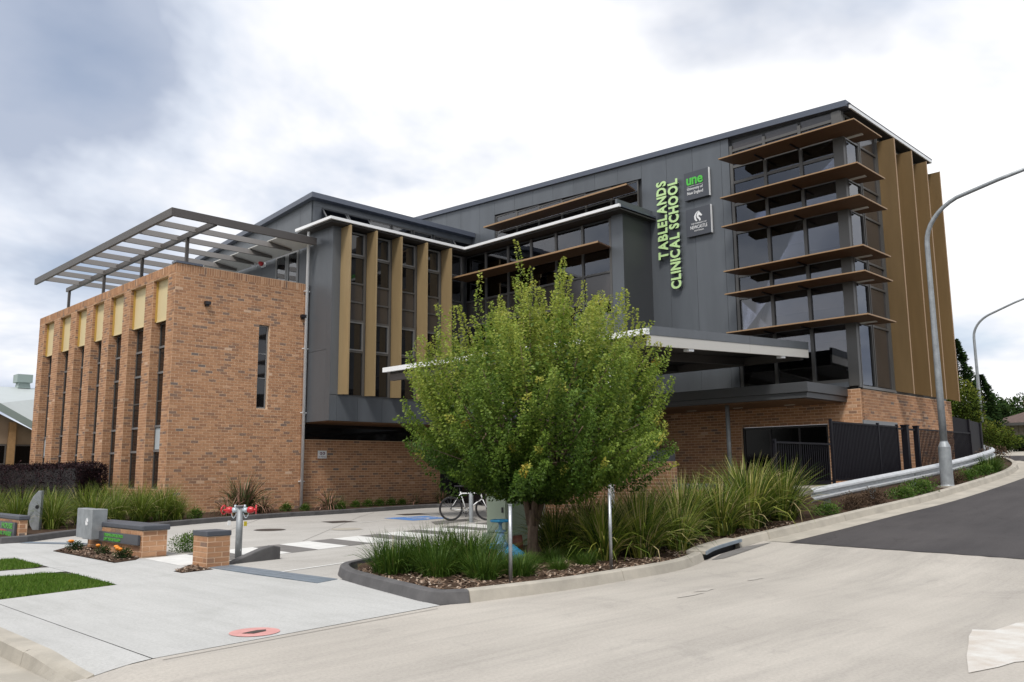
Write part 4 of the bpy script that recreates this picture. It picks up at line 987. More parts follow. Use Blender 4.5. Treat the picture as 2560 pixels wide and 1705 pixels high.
# brick pier with charcoal cap
PR = empty('brick_pier', (6.55, 13.6, .02), 'short brick pier with charcoal cap beside the channel drain', 'pier')
pc = bx('pier_core', M_mortar, PR, 6.41, 6.80, 13.36, 13.86, 0.0, .50)
put_bricks(lay(6.41, 6.80, .0, .50, course=.083), 'y', 13.36, pc, single=99)
put_bricks(lay(13.36, 13.86, .0, .50, course=.083), 'x', 6.41, pc, single=99)
bx('cap', M_dcap, PR, 6.395, 6.815, 13.345, 13.875, .502, .585, bevel=.012)
# ramped charcoal kerb nib
NB = tag(MB().extr([(6.86, 13.50, .0), (7.90, 13.66, .0), (7.90, 13.66, .23), (7.75, 13.64, .26), (7.55, 13.61, .23), (7.2, 13.55, .13), (6.95, 13.51, .05)], (-.02, .16, .0)).build('kerb_nib', M_dkerb, bevel=.015), 'dark ramped kerb end behind the brick pier', 'kerb')
# booster standpipe
HY = empty('hydrant_booster', (7.45, 14.3, .03), 'grey standpipe with two red hydrant valves', 'hydrant')
hx, hy = 7.45, 14.32
MB().tube([(hx, hy, .0), (hx, hy, .93)], .058, 16).build('standpipe', M_galpaint, HY, smooth=True)
bx('top_plate', M_galpaint, HY, hx-.07, hx+.07, hy-.07, hy+.07, .925, .94)
dl = Vector((.7071, -.7071, 0))
for s_ in (-1, 1):
    c0 = Vector((hx, hy, .86)); d = dl*s_
    MB().tube([c0+d*.05, c0+d*.13], [.038, .045], 12).build('coupling', M_lblue, HY, smooth=True)
    MB().tube([c0+d*.07+Vector((0, 0, .02)), c0+d*.09+Vector((0, 0, .09))], [.03, .018], 8).build('outlet', M_lblue, HY, smooth=True)
    vb = lathe('valve_body', [(.02, .12), (.055, .15), (.062, .19), (.05, .235), (.026, .25), (.016, .30)], c0, M_red, HY, 14, d)
    torus('handwheel', c0+d*.285+Vector((0, 0, .005)), d+Vector((.25, .25, 0)), .075, .014, M_red, vb, 18, 6)
    ch = [c0+d*(.06+.10*k/8)+Vector((0, 0, -.05-.09*math.sin(math.pi*k/8))) for k in range(9)]
    MB().tube(ch, .006, 5).build('chain', M_lblue, HY)
bx('yellow_tag', mat('yellow_tag', (.55, .45, .03), .6), HY, hx+.055, hx+.105, hy-.075, hy-.055, .58, .66)
bx('white_tag', M_white, HY, hx-.19, hx-.14, hy+.05, hy+.07, .60, .68)
# channel drain
TD = empty('channel_drain', (6.75, 11.9, .01), 'long steel channel drain crossing the driveway mouth', 'drain')
dA, dB = Vector((6.43, 13.30)), Vector((6.60, 10.42)); wv = Vector((.40, .12)); wv2 = Vector((.44, .16))
for i in range(3):
    k0, k1 = i/3+.012, (i+1)/3-.012
    q = [dA+wv*k0, dB+wv2*k0, dB+wv2*k1, dA+wv*k1]
    MB().add([(p.x, p.y, court(p.y)+.012) for p in q] + [(p.x, p.y, court(p.y)-.02) for p in q], [(0, 1, 2, 3), (4, 7, 6, 5), (0, 4, 5, 1), (1, 5, 6, 2), (2, 6, 7, 3), (3, 7, 4, 0)]).build('grate_bar', M_grate, TD)
q = [dA, dB, dB+wv2, dA+wv]
MB().add([(p.x, p.y, court(p.y)+.0065) for p in q], [(0, 1, 2, 3)]).build('channel', M_black, TD)
TD2 = empty('channel_drain', (6.2, 19.4, .09), 'short steel channel drain beyond the sign wall', 'drain')
MB().add([(x_, y_, court(y_)+.012) for x_, y_ in ((5.55, 20.15), (6.35, 18.9), (6.6, 19.05), (5.8, 20.3))], [(0, 1, 2, 3)]).build('grate_bar', M_grate, TD2)
# covers in the paving
def cover(name, lab, pts, mt, rim=None):
    t_ = empty(name, (*pts[0], .0), lab, 'access cover')
    MB().add([(x_, y_, court(y_)+.010) for x_, y_ in pts], [tuple(range(len(pts)))]).build('lid', mt, t_)
    c = Vector((sum(p[0] for p in pts)/len(pts), sum(p[1] for p in pts)/len(pts)))
    big = [c+(Vector(p)-c)*1.09 for p in pts]
    MB().add([(p.x, p.y, court(p.y)+.0065) for p in big], [tuple(range(len(pts)))]).build('rim', rim or M_gpaint, t_)
circ = lambda x_, y_, r_, n=24: [(x_+r_*math.cos(2*math.pi*i/n), y_+r_*math.sin(2*math.pi*i/n)) for i in range(n)]
cover('manhole_cover', 'round rusty manhole cover in the car park behind the hydrant', circ(11.1, 19.75, .36), M_iron)
cover('manhole_cover', 'square rusty access cover in the middle of the car park', [(13.6, 20.75), (14.35, 20.7), (14.4, 21.35), (13.7, 21.45)], M_iron)
cover('manhole_cover', 'dark access cover near the blue parking badge', [(17.3, 22.2), (18.2, 22.1), (18.3, 22.75), (17.4, 22.85)], M_iron)
cover('manhole_cover', 'pale round cover flush with the car park paving', circ(12.6, 18.6, .38), M_kerb, M_court)
HC = empty('hydrant_cover', (4.2, 7.62, 0), 'pink painted ring round a small cover in the footpath', 'access cover')
MB().add([(x_, y_, .009) for x_, y_ in circ(4.21, 7.71, .235, 30)], [tuple(range(30))]).build('painted_ring', M_pink, HC)
MB().add([(x_, y_, .013) for x_, y_ in ((4.08, 7.72), (4.16, 7.63), (4.30, 7.66), (4.34, 7.73), (4.26, 7.76), (4.18, 7.745))], [tuple(range(6))]).build('lid', M_iron, HC)
# sign wall with metal boxes
SW = empty('sign_wall', (6.4, 17, .04), 'low brick sign wall with charcoal cap and green school lettering', 'sign')
sc = bx('wall', M_mortar, SW, 6.26, 6.70, 15.56, 18.25, 0.0, .505)
put_bricks(lay(15.56, 18.25, .05, .50), 'x', 6.26, sc, single=200)
put_bricks(lay(6.26, 6.70, .05, .50), 'y', 15.56, sc, single=200)
bx('cap', M_dcap, SW, 6.24, 6.74, 15.52, 18.27, .508, .60, bevel=.02)
lp = bx('letter_board', M_panel, SW, 6.20, 6.243, 15.62, 17.49, .255, .43)
write('TABLELANDS CLINICAL SCHOOL', .075, .008, M_gletter, lp, (6.195, 17.22, .352), RGT, UP, .92, word=True, name='lettering', off=.002)
write('JOINT MEDICAL PROGRAM', .075, .008, M_gletter, lp, (6.195, 17.22, .275), RGT, UP, .80, word=True, name='lettering', off=.002)
for y0, y1, x0 in ((18.14, 18.64, 6.16), (17.50, 17.98, 6.06)):
    b_ = bx('metal_box', M_galpaint, SW, x0, 6.34, y0, y1, .27, .84, bevel=.008)
    if y0 < 17.6: emblem(b_, (x0-.001, 17.76, .60), .075, RGT, UP, (-1, 0, 0), M_wletter)
# second sign wall at the left edge
S2 = empty('sign_wall', (5.8, 22, .1), 'brick sign wall cut by the left edge with green and red lettering', 'sign')
sc = bx('wall', M_mortar, S2, 5.66, 5.82, 20.62, 24.2, .05, .55)
put_bricks(lay(20.62, 24.2, .10, .55), 'x', 5.66, sc, single=200); put_bricks(lay(5.66, 5.82, .10, .55), 'y', 20.62, sc, single=60)
bx('cap', M_dcap, S2, 5.64, 5.86, 20.58, 24.25, .553, .645, bevel=.02)
lp = bx('letter_board', M_panel, S2, 5.60, 5.643, 20.72, 23.6, .17, .50)
write('HOUSE', .16, .008, M_gletter, lp, (5.594, 20.85, .365), RGT, UP, .80, word=True, name='lettering', align='R', off=.004)
write('CAR PARK', .16, .008, M_gletter, lp, (5.594, 20.85, .19), RGT, UP, 1.2, word=True, name='lettering', align='R', off=.004)
MB().extr([(5.599, 23.4, .33), (5.599, 21.55, .335), (5.599, 21.25, .315), (5.599, 22.3, .28), (5.599, 23.4, .27)], (-.006, 0, 0)).build('red_swoosh', M_red, lp)
# curved steel blade
FS = empty('curved_blade', (6.55, 22.5, .12), 'upright curved grey steel blade with a round hole beside the sign wall', 'sculpture')
prof_l = [(.02, 0), (-.10, .2), (-.17, .45), (-.155, .66), (-.07, .86), (.04, .99)]; prof_r = [(.125, 1.0), (.13, .7), (.125, .35), (.12, 0)]
bp = [Vector((6.5, 22.55, .14))+dl*x_+Vector((0, 0, z_)) for x_, z_ in prof_l+prof_r]
MB().extr(bp, (.08, .08, 0)).build('blade', M_galpaint, FS, bevel=.01)
MB().tube([Vector((6.5, 22.55, .14))+dl*.05+Vector((-.004, -.004, .62)), Vector((6.5, 22.55, .14))+dl*.05+Vector((-.001, -.001, .62))], .045, 14).build('hole', M_black, FS)
bx('foot', M_galpaint, FS, 6.35, 6.75, 22.35, 22.75, .10, .145)
# flower plants and low shrubs come with the planting below
# two galvanised stakes on the bed edge
for (x_, y_, z1_, lab) in ((7.8, 7.86, 1.07, 'left thin galvanised stake standing behind the beige kerb'), (9.8, 7.84, 1.16, 'right thin galvanised stake in front of the tall grasses')):
    t_ = empty('marker_stake', (x_, y_, .1), lab, 'stake')
    MB().tube([(x_, y_, .0), (x_, y_, z1_)], .024, 10).build('stake', M_gal, t_, smooth=True); MB().tube([(x_, y_, z1_-.001), (x_, y_, z1_+.015)], .027, 10).build('cap', M_galpaint, t_)
# kerb inlet
DI = empty('kerb_inlet', (12.6, 7.95, .1), 'storm drain inlet under a steel lintel in the beige kerb', 'drain')
sweep('lintel', inlet, [(-.02, .105), (-.02, .15), (.0, .155), (.30, .155), (.30, .105)], M_kerb, kz, parent=DI)
sweep('steel_lip', inlet, [(-.045, .10), (-.045, .147), (-.022, .153), (-.022, .10)], M_grate, kz, parent=DI)
sweep('throat', inlet, [(.10, -.15), (.10, .103), (.13, .103), (.13, -.15)], M_black, kz, parent=DI)
MB().add([(x_, y_, hill(x_)+.007) for x_, y_ in ((12.35, 7.80), (12.6, 7.70), (14.3, 7.78), (13.8, 7.97), (12.95, 7.97))], [tuple(range(5))]).build('apron_plate', M_gpaint, DI)
# cabinet
CB = empty('utility_cabinet', (11.9, 12.1, .0), 'pale green utility cabinet behind the tree trunk', 'cabinet')
bx('plinth', M_cab, CB, 11.50, 12.36, 11.66, 12.36, 0.0, .33); bx('body', M_cab, CB, 11.56, 12.30, 11.72, 12.30, .332, 1.18, bevel=.015)
bx('door_leaf', M_cab, CB, 11.545, 11.558, 11.76, 12.26, .37, 1.14); bx('handle', M_black, CB, 11.53, 11.544, 11.82, 11.86, .72, .82)
bx('top_hood', M_cab, CB, 11.52, 12.34, 11.68, 12.34, 1.182, 1.22)
# valve set
VS = empty('water_valve', (9.65, 9.93, .1), 'blue painted water valve assembly with handwheel beside the tree', 'valve')
c0 = Vector((9.65, 9.95, 0)); 
lathe('valve_body', [(.15, .06), (.155, .20), (.12, .24), (.11, .30), (.125, .33), (.125, .37), (.09, .40), (.075, .50), (.055, .54), (.085, .55), (.085, .575), (.035, .585), (.025, .66), (.04, .69), (.02, .715)], c0, M_pblue, VS, 14)
hw = torus('handwheel', c0+Vector((0, 0, .72)), (0, 0, 1), .145, .02, M_blue, VS, 24, 8)
for a in (0, 1.05, 2.09): MB().tube([c0+Vector((.14*math.cos(a), .14*math.sin(a), .72)), c0-Vector((.14*math.cos(a), .14*math.sin(a), -.72))], .014, 6).build('spoke', M_blue, hw)
for s_ in (-1, 1):
    pts_ = [c0+dl*s_*q+Vector((0, 0, z_)) for q, z_ in ((.06, .20), (.18, .24), (.28, .16), (.33, -.02))]
    MB().tube(pts_, [.11, .12, .12, .115], 14).build('pipe_bend', M_blue, VS, smooth=True)
    lathe('flange', [(.155, 0), (.155, .035)], c0+dl*s_*.13+Vector((0, 0, .21)), M_blue, VS, 16, dl*s_)
MB().tube([c0+Vector((.30, .10, .34)), c0+Vector((.46, -.04, .36))], .12, 14).build('rusty_pipe', M_rust, VS, smooth=True)
lathe('rusty_flange', [(.16, 0), (.16, .04)], c0+Vector((.30, .10, .34)), M_rust, VS, 16, (.7, -.7, .1))
MB().tube([c0+Vector((.38, .03, .28)), c0+Vector((.38, .03, -.05))], .09, 12).build('rusty_riser', M_rust, VS, smooth=True)
# bollard and bicycle
BO = empty('bike_bollard', (16.62, 18.3, .08), 'grey steel bollard in front of the bicycle', 'bollard')
lathe('post', [(.062, 0), (.062, .86), (.045, .885), (.0, .89)], (16.55, 18.25, .06), M_galpaint, BO, 16)
lathe('base_plate', [(.11, 0), (.11, .012)], (16.55, 18.25, .075), M_galpaint, BO, 16)
BK = empty('bicycle', (16.85, 18.7, .09), 'white and black bicycle parked behind the steel bollard', 'bicycle')
g0 = .10; A = Vector((16.46, 19.02, g0+.345)); B = Vector((17.2, 18.28, g0+.345)); nrm = Vector((.7071, .7071, 0))
for c in (A, B):
    w = torus('wheel', c, nrm, .325, .021, M_tyre, BK, 36, 8)
    torus('rim', c, nrm, .298, .011, M_black, w, 36, 6)
    for i in range(16):
        a = math.pi*2*i/16; e_ = dl*math.cos(a)+Vector((0, 0, math.sin(a)))
        MB().tube([c+e_*.02+nrm*(.02 if i % 2 else -.02), c+e_*.295], .0022, 4).build('spoke', M_gal, w)
    MB().tube([c-nrm*.05, c+nrm*.05], .022, 8).build('hub', M_black, w)
bb_ = A+dl*.44+Vector((0, 0, -.06)); st_ = A+dl*.27+Vector((0, 0, .48)); hd0 = B-dl*.14+Vector((0, 0, .28)); hd1 = B-dl*.19+Vector((0, 0, .44))
fr_ = MB(); 
for p, q, r_ in ((bb_, st_, .016), (bb_, hd0, .02), (st_-Vector((0, 0, .05)), hd1, .018), (A, bb_, .011), (A, st_-Vector((0, 0, .06)), .01), (hd0, hd1, .021), (hd0, B, .014)): fr_.tube([p, q], r_, 8)
fr_.build('frame', M_white, BK, smooth=True)
MB().tube([hd1, hd1+Vector((0, 0, .10))-dl*.02, hd1+Vector((0, 0, .12))+dl*.06], .013, 8).build('stem', M_black, BK)
MB().tube([hd1+Vector((0, 0, .12))+dl*.06-nrm*.22, hd1+Vector((0, 0, .12))+dl*.06+nrm*.22], .013, 8).build('handlebar', M_black, BK)
MB().tube([st_, st_+Vector((0, 0, .12))-dl*.03], .013, 8).build('seat_post', M_black, BK)
sp = st_+Vector((0, 0, .14))-dl*.03
MB().extr([sp-dl*.14+nrm*.07, sp-dl*.14-nrm*.07, sp+dl*.02-nrm*.03, sp+dl*.14-nrm*.018, sp+dl*.14+nrm*.018, sp+dl*.02+nrm*.03], (0, 0, .04)).build('saddle', M_black, BK, bevel=.01)
torus('chainring', bb_-nrm*.04, nrm, .085, .008, M_black, BK, 20, 5)
MB().tube([bb_-nrm*.06, bb_-nrm*.06+Vector((0, 0, -.16))], .012, 6).build('crank', M_black, BK); MB().tube([bb_-nrm*.06+Vector((0, 0, -.16)), bb_-nrm*.15+Vector((0, 0, -.16))], .015, 6).build('pedal', M_black, BK)
MB().tube([A-nrm*.03+Vector((0, 0, -.04)), bb_-nrm*.04+Vector((0, 0, -.085))], .006, 5).build('chain', M_black, BK)
MB().tube([A+Vector((0, 0, .03)), A+dl*.2+Vector((0, 0, .16)), A+dl*.32+Vector((0, 0, .30))], .02, 6).build('mudguard_stay', M_black, BK)

# ================================================================== RIGHT SIDE: terrace, fences, guard rail, lamps
TW = empty('planter_wall', (18.5, 14, 0), 'pale brick retaining wall with charcoal top behind the grasses', 'wall')
tw = MB().box(18.5, 18.75, 12.75, 17.2, -.1, 1.72).box(18.5, 18.75, 9.9, 12.748, -.1, 1.0).build('wall', M_mortar, TW)
put_bricks([(u_, z_, l_, h_) for u_, z_, l_, h_ in lay(12.75, 17.2, .0, 1.72, course=.0915)], 'x', 18.5, tw, single=300, key=lambda b: -b[1])
put_bricks(lay(9.9, 12.74, .0, 1.0), 'x', 18.5, tw)
put_bricks(lay(18.5, 18.75, 1.0, 1.72), 'y', 12.75, tw)
bx('top_panel', M_panel, TW, 18.52, 18.70, 12.76, 17.2, 1.722, 2.0); bx('rail_cap', M_dkerb, TW, 18.47, 18.8, 10.0, 12.74, 1.003, 1.15, bevel=.03)
tag(MB().box(18.76, 24.2, 10.2, 20, .2, 1.02).build('terrace', M_kerb), kind='structure')
def railing(name, lab, x0, x1, y_, zb, zt, step, posts, bw_=.016):
    t_ = empty(name, ((x0+x1)/2, y_, zb), lab, 'fence')
    for a in posts: bx('post', M_blackmet, t_, a-.03, a+.03, y_-.03, y_+.03, zb-.1, zt+.05)
    bx('rail', M_blackmet, t_, x0, x1, y_-.02, y_+.02, zt-.04, zt); bx('rail', M_blackmet, t_, x0, x1, y_-.0195, y_+.0195, zb+.06, zb+.10)
    x_ = x0+step
    while x_ < x1-.02:
        bx('bar', M_blackmet, t_, x_-bw_/2, x_+bw_/2, y_-bw_/2, y_+bw_/2, zb+.101, zt-.041); x_ += step
    return t_
railing('steel_railing', 'low black railing left of the tall slatted gate', 17.25, 20.0, 9.2, 1.12, 2.10, .105, (17.28,))
railing('slatted_fence', 'tall black slatted fence screening the tower side door', 20.10, 24.2, 9.2, 1.14, 2.64, .085, (20.10, 22.9, 24.2), .032)
for x_, w_, lab in ((24.78, .16, 'thick black gate post nearest the slatted fence'), (25.62, .13, 'thin black gate post beside the brick wall')):
    t_ = empty('gate_post', (x_, 9.25, 1.2), lab, 'post'); bx('post', M_blackmet, t_, x_-w_/2, x_+w_/2, 9.2-w_/2, 9.2+w_/2, 1.0, 2.66); bx('cap', M_blackmet, t_, x_-w_*.6, x_+w_*.6, 9.2-w_*.6, 9.2+w_*.6, 2.662, 2.70)
railing('steel_railing', 'black railing over the brick wall between gate posts and near lamp', 25.72, 30.3, 9.2, 1.42, 2.62, .11, (27.9, 30.3), .022)
t_ = empty('gate_rail', (25.2, 9.2, 2.6), 'thin dark rail joining the black gate posts', 'rail'); bx('rail', M_blackmet, t_, 24.24, 25.55, 9.19, 9.21, 2.55, 2.60)
CF = empty('panel_fence', (33, 10.3, 1.8), 'curved solid black panel fence past the tower', 'fence')
cfp = [(30.6, 10.42, 3.32), (31.9, 10.38, 3.30), (33.4, 10.16, 3.19), (35.0, 10.26, 3.14)]
for (xa, ya, za_), (xb, yb, zb_) in zip(cfp[:-1], cfp[1:]):
    MB().hexa([(xa, ya, 1.55), (xb-.03, yb, 1.6), (xb-.03, yb+.04, 1.6), (xa, ya+.04, 1.55), (xa, ya, za_), (xb-.03, yb, zb_), (xb-.03, yb+.04, zb_), (xa, ya+.04, za_)]).build('panel', M_blackmet, CF)
    MB().tube([(xb-.015, yb-.03, 1.5), (xb-.015, yb-.03, zb_+.02)], .035, 8).build('post', M_black, CF)
LWl = empty('low_fence', (37, 10.6, 1.9), 'low grey timber fence behind the end of the guard rail', 'fence')
for i in range(16):
    x_ = 35.1+i*.27; bx('paling', M_galpaint if i % 3 else M_gpaint, LWl, x_, x_+.25, 10.3+.02*i, 10.33+.02*i, 1.7, 2.35-.02*i)
# guard rail
GRp = resample([(17.45, 8.52), (19.2, 8.38), (21, 8.2), (23.4, 8.0), (26.0, 7.98), (28.4, 8.12), (29.6, 8.4)], .3)
GL = empty('guard_rail', (23.4, 8.05, 1.0), 'galvanised W beam guard rail along the uphill kerb', 'guard rail')
wprof = [(.0, -.155), (-.025, -.14), (-.075, -.10), (-.08, -.06), (-.01, -.02), (-.01, .02), (-.08, .06), (-.075, .10), (-.025, .14), (.0, .155), (.006, .155), (-.02, .135), (-.065, .10), (-.07, .065), (.0, .025), (.0, -.025), (-.07, -.065), (-.065, -.10), (-.02, -.135), (.006, -.155)]
M_rail = mat('galvanised_rail', (0.55, 0.57, 0.59), 0.45, 0.25, var=0.2, vscale=6)
o = sweep('rail', GRp, wprof+[wprof[0]], M_rail, lambda a, b: hill(a)+.47, parent=GL)
for x_ in (18.2, 20.2, 22.2, 24.2, 26.2, 28.2):
    y_ = next(p[1] for p in GRp if p[0] >= x_)
    bx('post', M_gal, GL, x_-.05, x_+.05, y_+.01, y_+.13, hill(x_)-.2, hill(x_)+.60)
# street lamps
def lamp(x_, y_, z0, zt, reach, rise, lab, r0=.15, bh=.98, mt=M_galpaint):
    t_ = empty('street_lamp', (x_, y_, z0), lab, 'street lamp')
    lathe('base_sleeve', [(r0+.03, -.3), (r0+.025, .0), (r0, .05), (r0-.005, bh), (r0-.06, bh+.13), (r0-.06, bh+.15)], (x_, y_, z0), mt, t_, 20).data.set_sharp_from_angle(angle=.25)
    pts_ = [(x_, y_, z0+bh), (x_, y_, z0+bh+1.5)]; rr = [.088, .083]
    zs_ = zt-1.0
    pts_ += [(x_, y_, (z0+zs_)/2+1), (x_, y_, zs_)]; rr += [.07, .062]
    for k_ in range(1, 9):
        a = k_/8*math.radians(66); R_ = 1.35
        pts_.append((x_, y_-R_*(1-math.cos(a)), zs_+R_*math.sin(a)*.86)); rr.append(.06-.001*k_)
    lx, ly, lz = pts_[-1]
    pts_ += [(x_, ly-reach*.5, lz+rise*.55), (x_, ly-reach, lz+rise)]; rr += [.048, .045]
    MB().tube(pts_, rr, 14).build('pole', mt, t_, smooth=True)
    MB().hexa([(x_-.1, ly-reach-.6, lz+rise+.02), (x_+.1, ly-reach-.6, lz+rise+.02), (x_+.1, ly-reach+.05, lz+rise-.04), (x_-.1, ly-reach+.05, lz+rise-.04), (x_-.07, ly-reach-.55, lz+rise+.12), (x_+.07, ly-reach-.55, lz+rise+.12), (x_+.07, ly-reach+.03, lz+rise+.08), (x_-.07, ly-reach+.03, lz+rise+.08)]).build('lantern', M_lens, t_)
    lathe('bolt_ring', [(r0+.1, -.05), (r0+.1, .02)], (x_, y_, z0), M_kerb, t_, 12)
lamp(22.85, 7.56, 1.03, 8.25, 1.9, .40, 'near galvanised street lamp with curved arm in front of the gold fins')
lamp(45, 13.1, 2.25, 8.75, 2.2, .75, 'far street lamp with curved arm beyond the tower', .13, .95)

# ================================================================== VEGETATION
def rnd_dir():
    z_ = random.uniform(-1, 1); a = random.uniform(0, 2*math.pi); r_ = math.sqrt(1-z_*z_); return Vector((r_*math.cos(a), r_*math.sin(a), z_))
def leaf(mb, p, d, n, l, w, t, fold=.0):
    d = d.normalized(); s_ = d.cross(n)
    if s_.length < 1e-4: s_ = d.cross(Vector((.3, .9, .1)))
    s_.normalize()
    mb.add([p, p+d*l*.45+s_*w*.5, p+d*l, p+d*l*.45-s_*w*.5], [(0, 1, 2, 3)], t)
# ---- the street tree: multi-stemmed, wispy upright shoots all round
TB = Vector((10.5, 10.05, .06))
TR = empty('street_tree', TB, 'bushy green tree with upright leafy shoots in the corner bed', 'tree')
rng = random.Random(11)
tk = MB()
tk.tube([TB+Vector((0, 0, -.2)), TB+Vector((0, 0, .08)), TB+Vector((.0, 0, .45)), TB+Vector((.01, -.01, .80))], [.13, .10, .088, .10], 12)
stems = []
for ang, sp, top in ((-.6, .50, 1.5), (2.4, .30, 1.6), (1.1, .35, 1.5), (-2.0, .32, 1.55), (.3, .10, 1.9)):
    e_ = Vector((math.cos(ang), math.sin(ang), 0))
    pts_ = [TB+e_*.04+Vector((0, 0, .55)), TB+e_*sp*.35+Vector((0, 0, .95)), TB+e_*sp*.9+Vector((0, 0, top)), TB+e_*sp*1.7+Vector((0, 0, top+.9))]
    tk.tube(pts_, [.058, .052, .038, .016], 8); stems.append(pts_[-1]); stems.append(pts_[-2])
CEN = TB+Vector((.16, -.14, 2.62))
def shell(u, az):
    # crown outline: wide shoulders, domed top, skirt below; u = -1 bottom .. 1 top
    r_ = (2.40 if u < 0 else 2.40-.26*u)*math.sqrt(max(0, 1-(abs(u)**(2.0 if u > 0 else 2.6))))
    r_ *= 1+.07*math.sin(3*az+1)+.05*math.sin(5*az)
    z_ = 2.12*u if u > 0 else 1.52*u
    return CEN+Vector((r_*math.cos(az), r_*math.sin(az), z_))
cr = MB(); root_pt = TB+Vector((0, 0, 1.15))
def shoot(tip, length, dens, rad, bright, tipcol=None, woody=False):
    d0 = (tip-root_pt).normalized(); d0 = (d0*.72+Vector((0, 0, .08+.15*max(0, tip.z-TB.z-1.0)))+rnd_dir()*.14).normalized()
    base = tip-d0*length; droop = Vector((0, 0, -1))*.05
    side = rnd_dir()*.10*length
    prev = None
    nl = int(dens*length)
    for i in range(nl):
        k = (i+rng.random())/nl
        ax = base+d0*length*k+side*math.sin(k*math.pi)
        r_ = rad*(1-.80*k**1.3)*math.sqrt(rng.random())
        od = rnd_dir(); od = (od-d0*od.dot(d0)); od = od.normalized() if od.length > .01 else Vector((1, 0, 0))
        p = ax+od*r_
        ld = (od*.9+d0*.45+Vector((0, 0, -.35))+rnd_dir()*.35)
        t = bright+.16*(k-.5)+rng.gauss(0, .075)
        if tipcol and k > .86: t = tipcol+rng.uniform(-.05, .04)
        if p.z < TB.z+1.02+.12*math.sin(p.x*4): continue
        l = rng.uniform(.036, .064)*(1.1-.25*k)
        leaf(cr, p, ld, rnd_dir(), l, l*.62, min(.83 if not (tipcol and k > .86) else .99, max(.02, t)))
    return base
NB = 74
for i in range(NB):
    u = -1+2*((i+.5)/NB); u = math.copysign(abs(u)**.9, u); az = i*2.39996+rng.uniform(-.3, .3)
    s_ = shell(u, az); anc = CEN+(s_-CEN)*rng.uniform(.84, 1.10)
    rad_d = (anc-root_pt).normalized(); bb_r = rng.gauss(0, .07)
    tk.tube([stems[rng.randrange(len(stems))], root_pt+(anc-root_pt)*.55+rnd_dir()*.12, anc-rad_d*.4], [.020, .013, .006], 5)
    for j in range(6):
        tip = anc + (rnd_dir()*rng.uniform(.10, .42) if j else Vector((0, 0, 0))) - rad_d*(rng.uniform(.0, .40) if j else 0)
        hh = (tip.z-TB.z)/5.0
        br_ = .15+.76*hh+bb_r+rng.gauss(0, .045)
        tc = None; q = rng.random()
        if q < .15: tc = .87
        elif q < .165: tc = .94
        shoot(tip, rng.uniform(.8, 1.45) if j else rng.uniform(1.1, 1.6), 300, rng.uniform(.11, .17), br_, tc)
for (ax_, az_, h_, rad) in ((-.28, .05, 5.42, .09), (.30, -.55, 5.10, .09), (-.75, .45, 4.85, .11), (.75, -.6, 4.75, .11), (-.05, -.1, 4.95, .12), (1.0, -1.0, 4.45, .11), (-1.1, 1.2, 4.35, .12), (.1, .5, 4.9, .12), (1.5, -1.5, 4.0, .11), (.5, -.2, 4.9, .11)):
    shoot(TB+Vector((ax_, az_, h_)), 1.3, 190, rad, .70, .84 if rng.random() < .6 else None)
for i in range(7000):      # inner fill
    u = rng.uniform(-.97, .9); az = rng.uniform(0, 6.283); s_ = shell(u, az); p = CEN+(s_-CEN)*(rng.random()**.45)*.76
    if p.z < TB.z+1.1: continue
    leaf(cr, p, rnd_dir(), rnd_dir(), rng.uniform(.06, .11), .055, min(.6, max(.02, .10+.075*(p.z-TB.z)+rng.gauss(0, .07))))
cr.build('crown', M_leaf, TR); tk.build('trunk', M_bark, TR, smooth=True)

# ---- strappy tussocks etc: a few meshes, many individuals
def tussock_mesh(n, hmin, hmax, spread, width, mt, seed, arch=.5, tintf=None, base=.10, seg=4):
    r_ = random.Random(seed); mb = MB()
    for i in range(n):
        a = r_.uniform(0, 6.283); e_ = Vector((math.cos(a), math.sin(a), 0)); l = r_.uniform(hmin, hmax); lean = abs(r_.gauss(0, 1))*spread
        lean = min(lean, 1.25); b = e_*base*math.sqrt(r_.random())+Vector((r_.uniform(-.04, .04), r_.uniform(-.04, .04), 0))
        s_ = Vector((-e_.y, e_.x, 0)); s_ = (s_+rnd_dir()*.5).normalized(); w = width*r_.uniform(.6, 1.2)
        t = tintf(r_) if tintf else r_.betavariate(2, 2)
        pts_ = []; p = b.copy(); ang = lean*.5
        for k in range(seg+1):
            pts_.append(p.copy()); d = Vector((0, 0, 1))*math.cos(ang)+e_*math.sin(ang); p = p+d*(l/seg); ang += arch*r_.uniform(.4, 1.3)*(.35+lean)/seg*2
        for k in range(seg):
            w0, w1 = w*(1-k/seg)**.6, w*(1-(k+1)/seg)**.6 if k < seg-1 else w*.08
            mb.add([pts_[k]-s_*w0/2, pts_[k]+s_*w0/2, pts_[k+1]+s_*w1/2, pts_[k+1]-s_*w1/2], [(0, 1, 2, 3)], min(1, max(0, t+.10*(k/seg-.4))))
    me = bpy.data.meshes.new('tussock'); me.from_pydata(mb.v, [], mb.f); me.materials.append(mt)
    a = me.attributes.new('tint', 'FLOAT', 'FACE'); a.data.foreach_set('value', mb.t); me.update(); return me
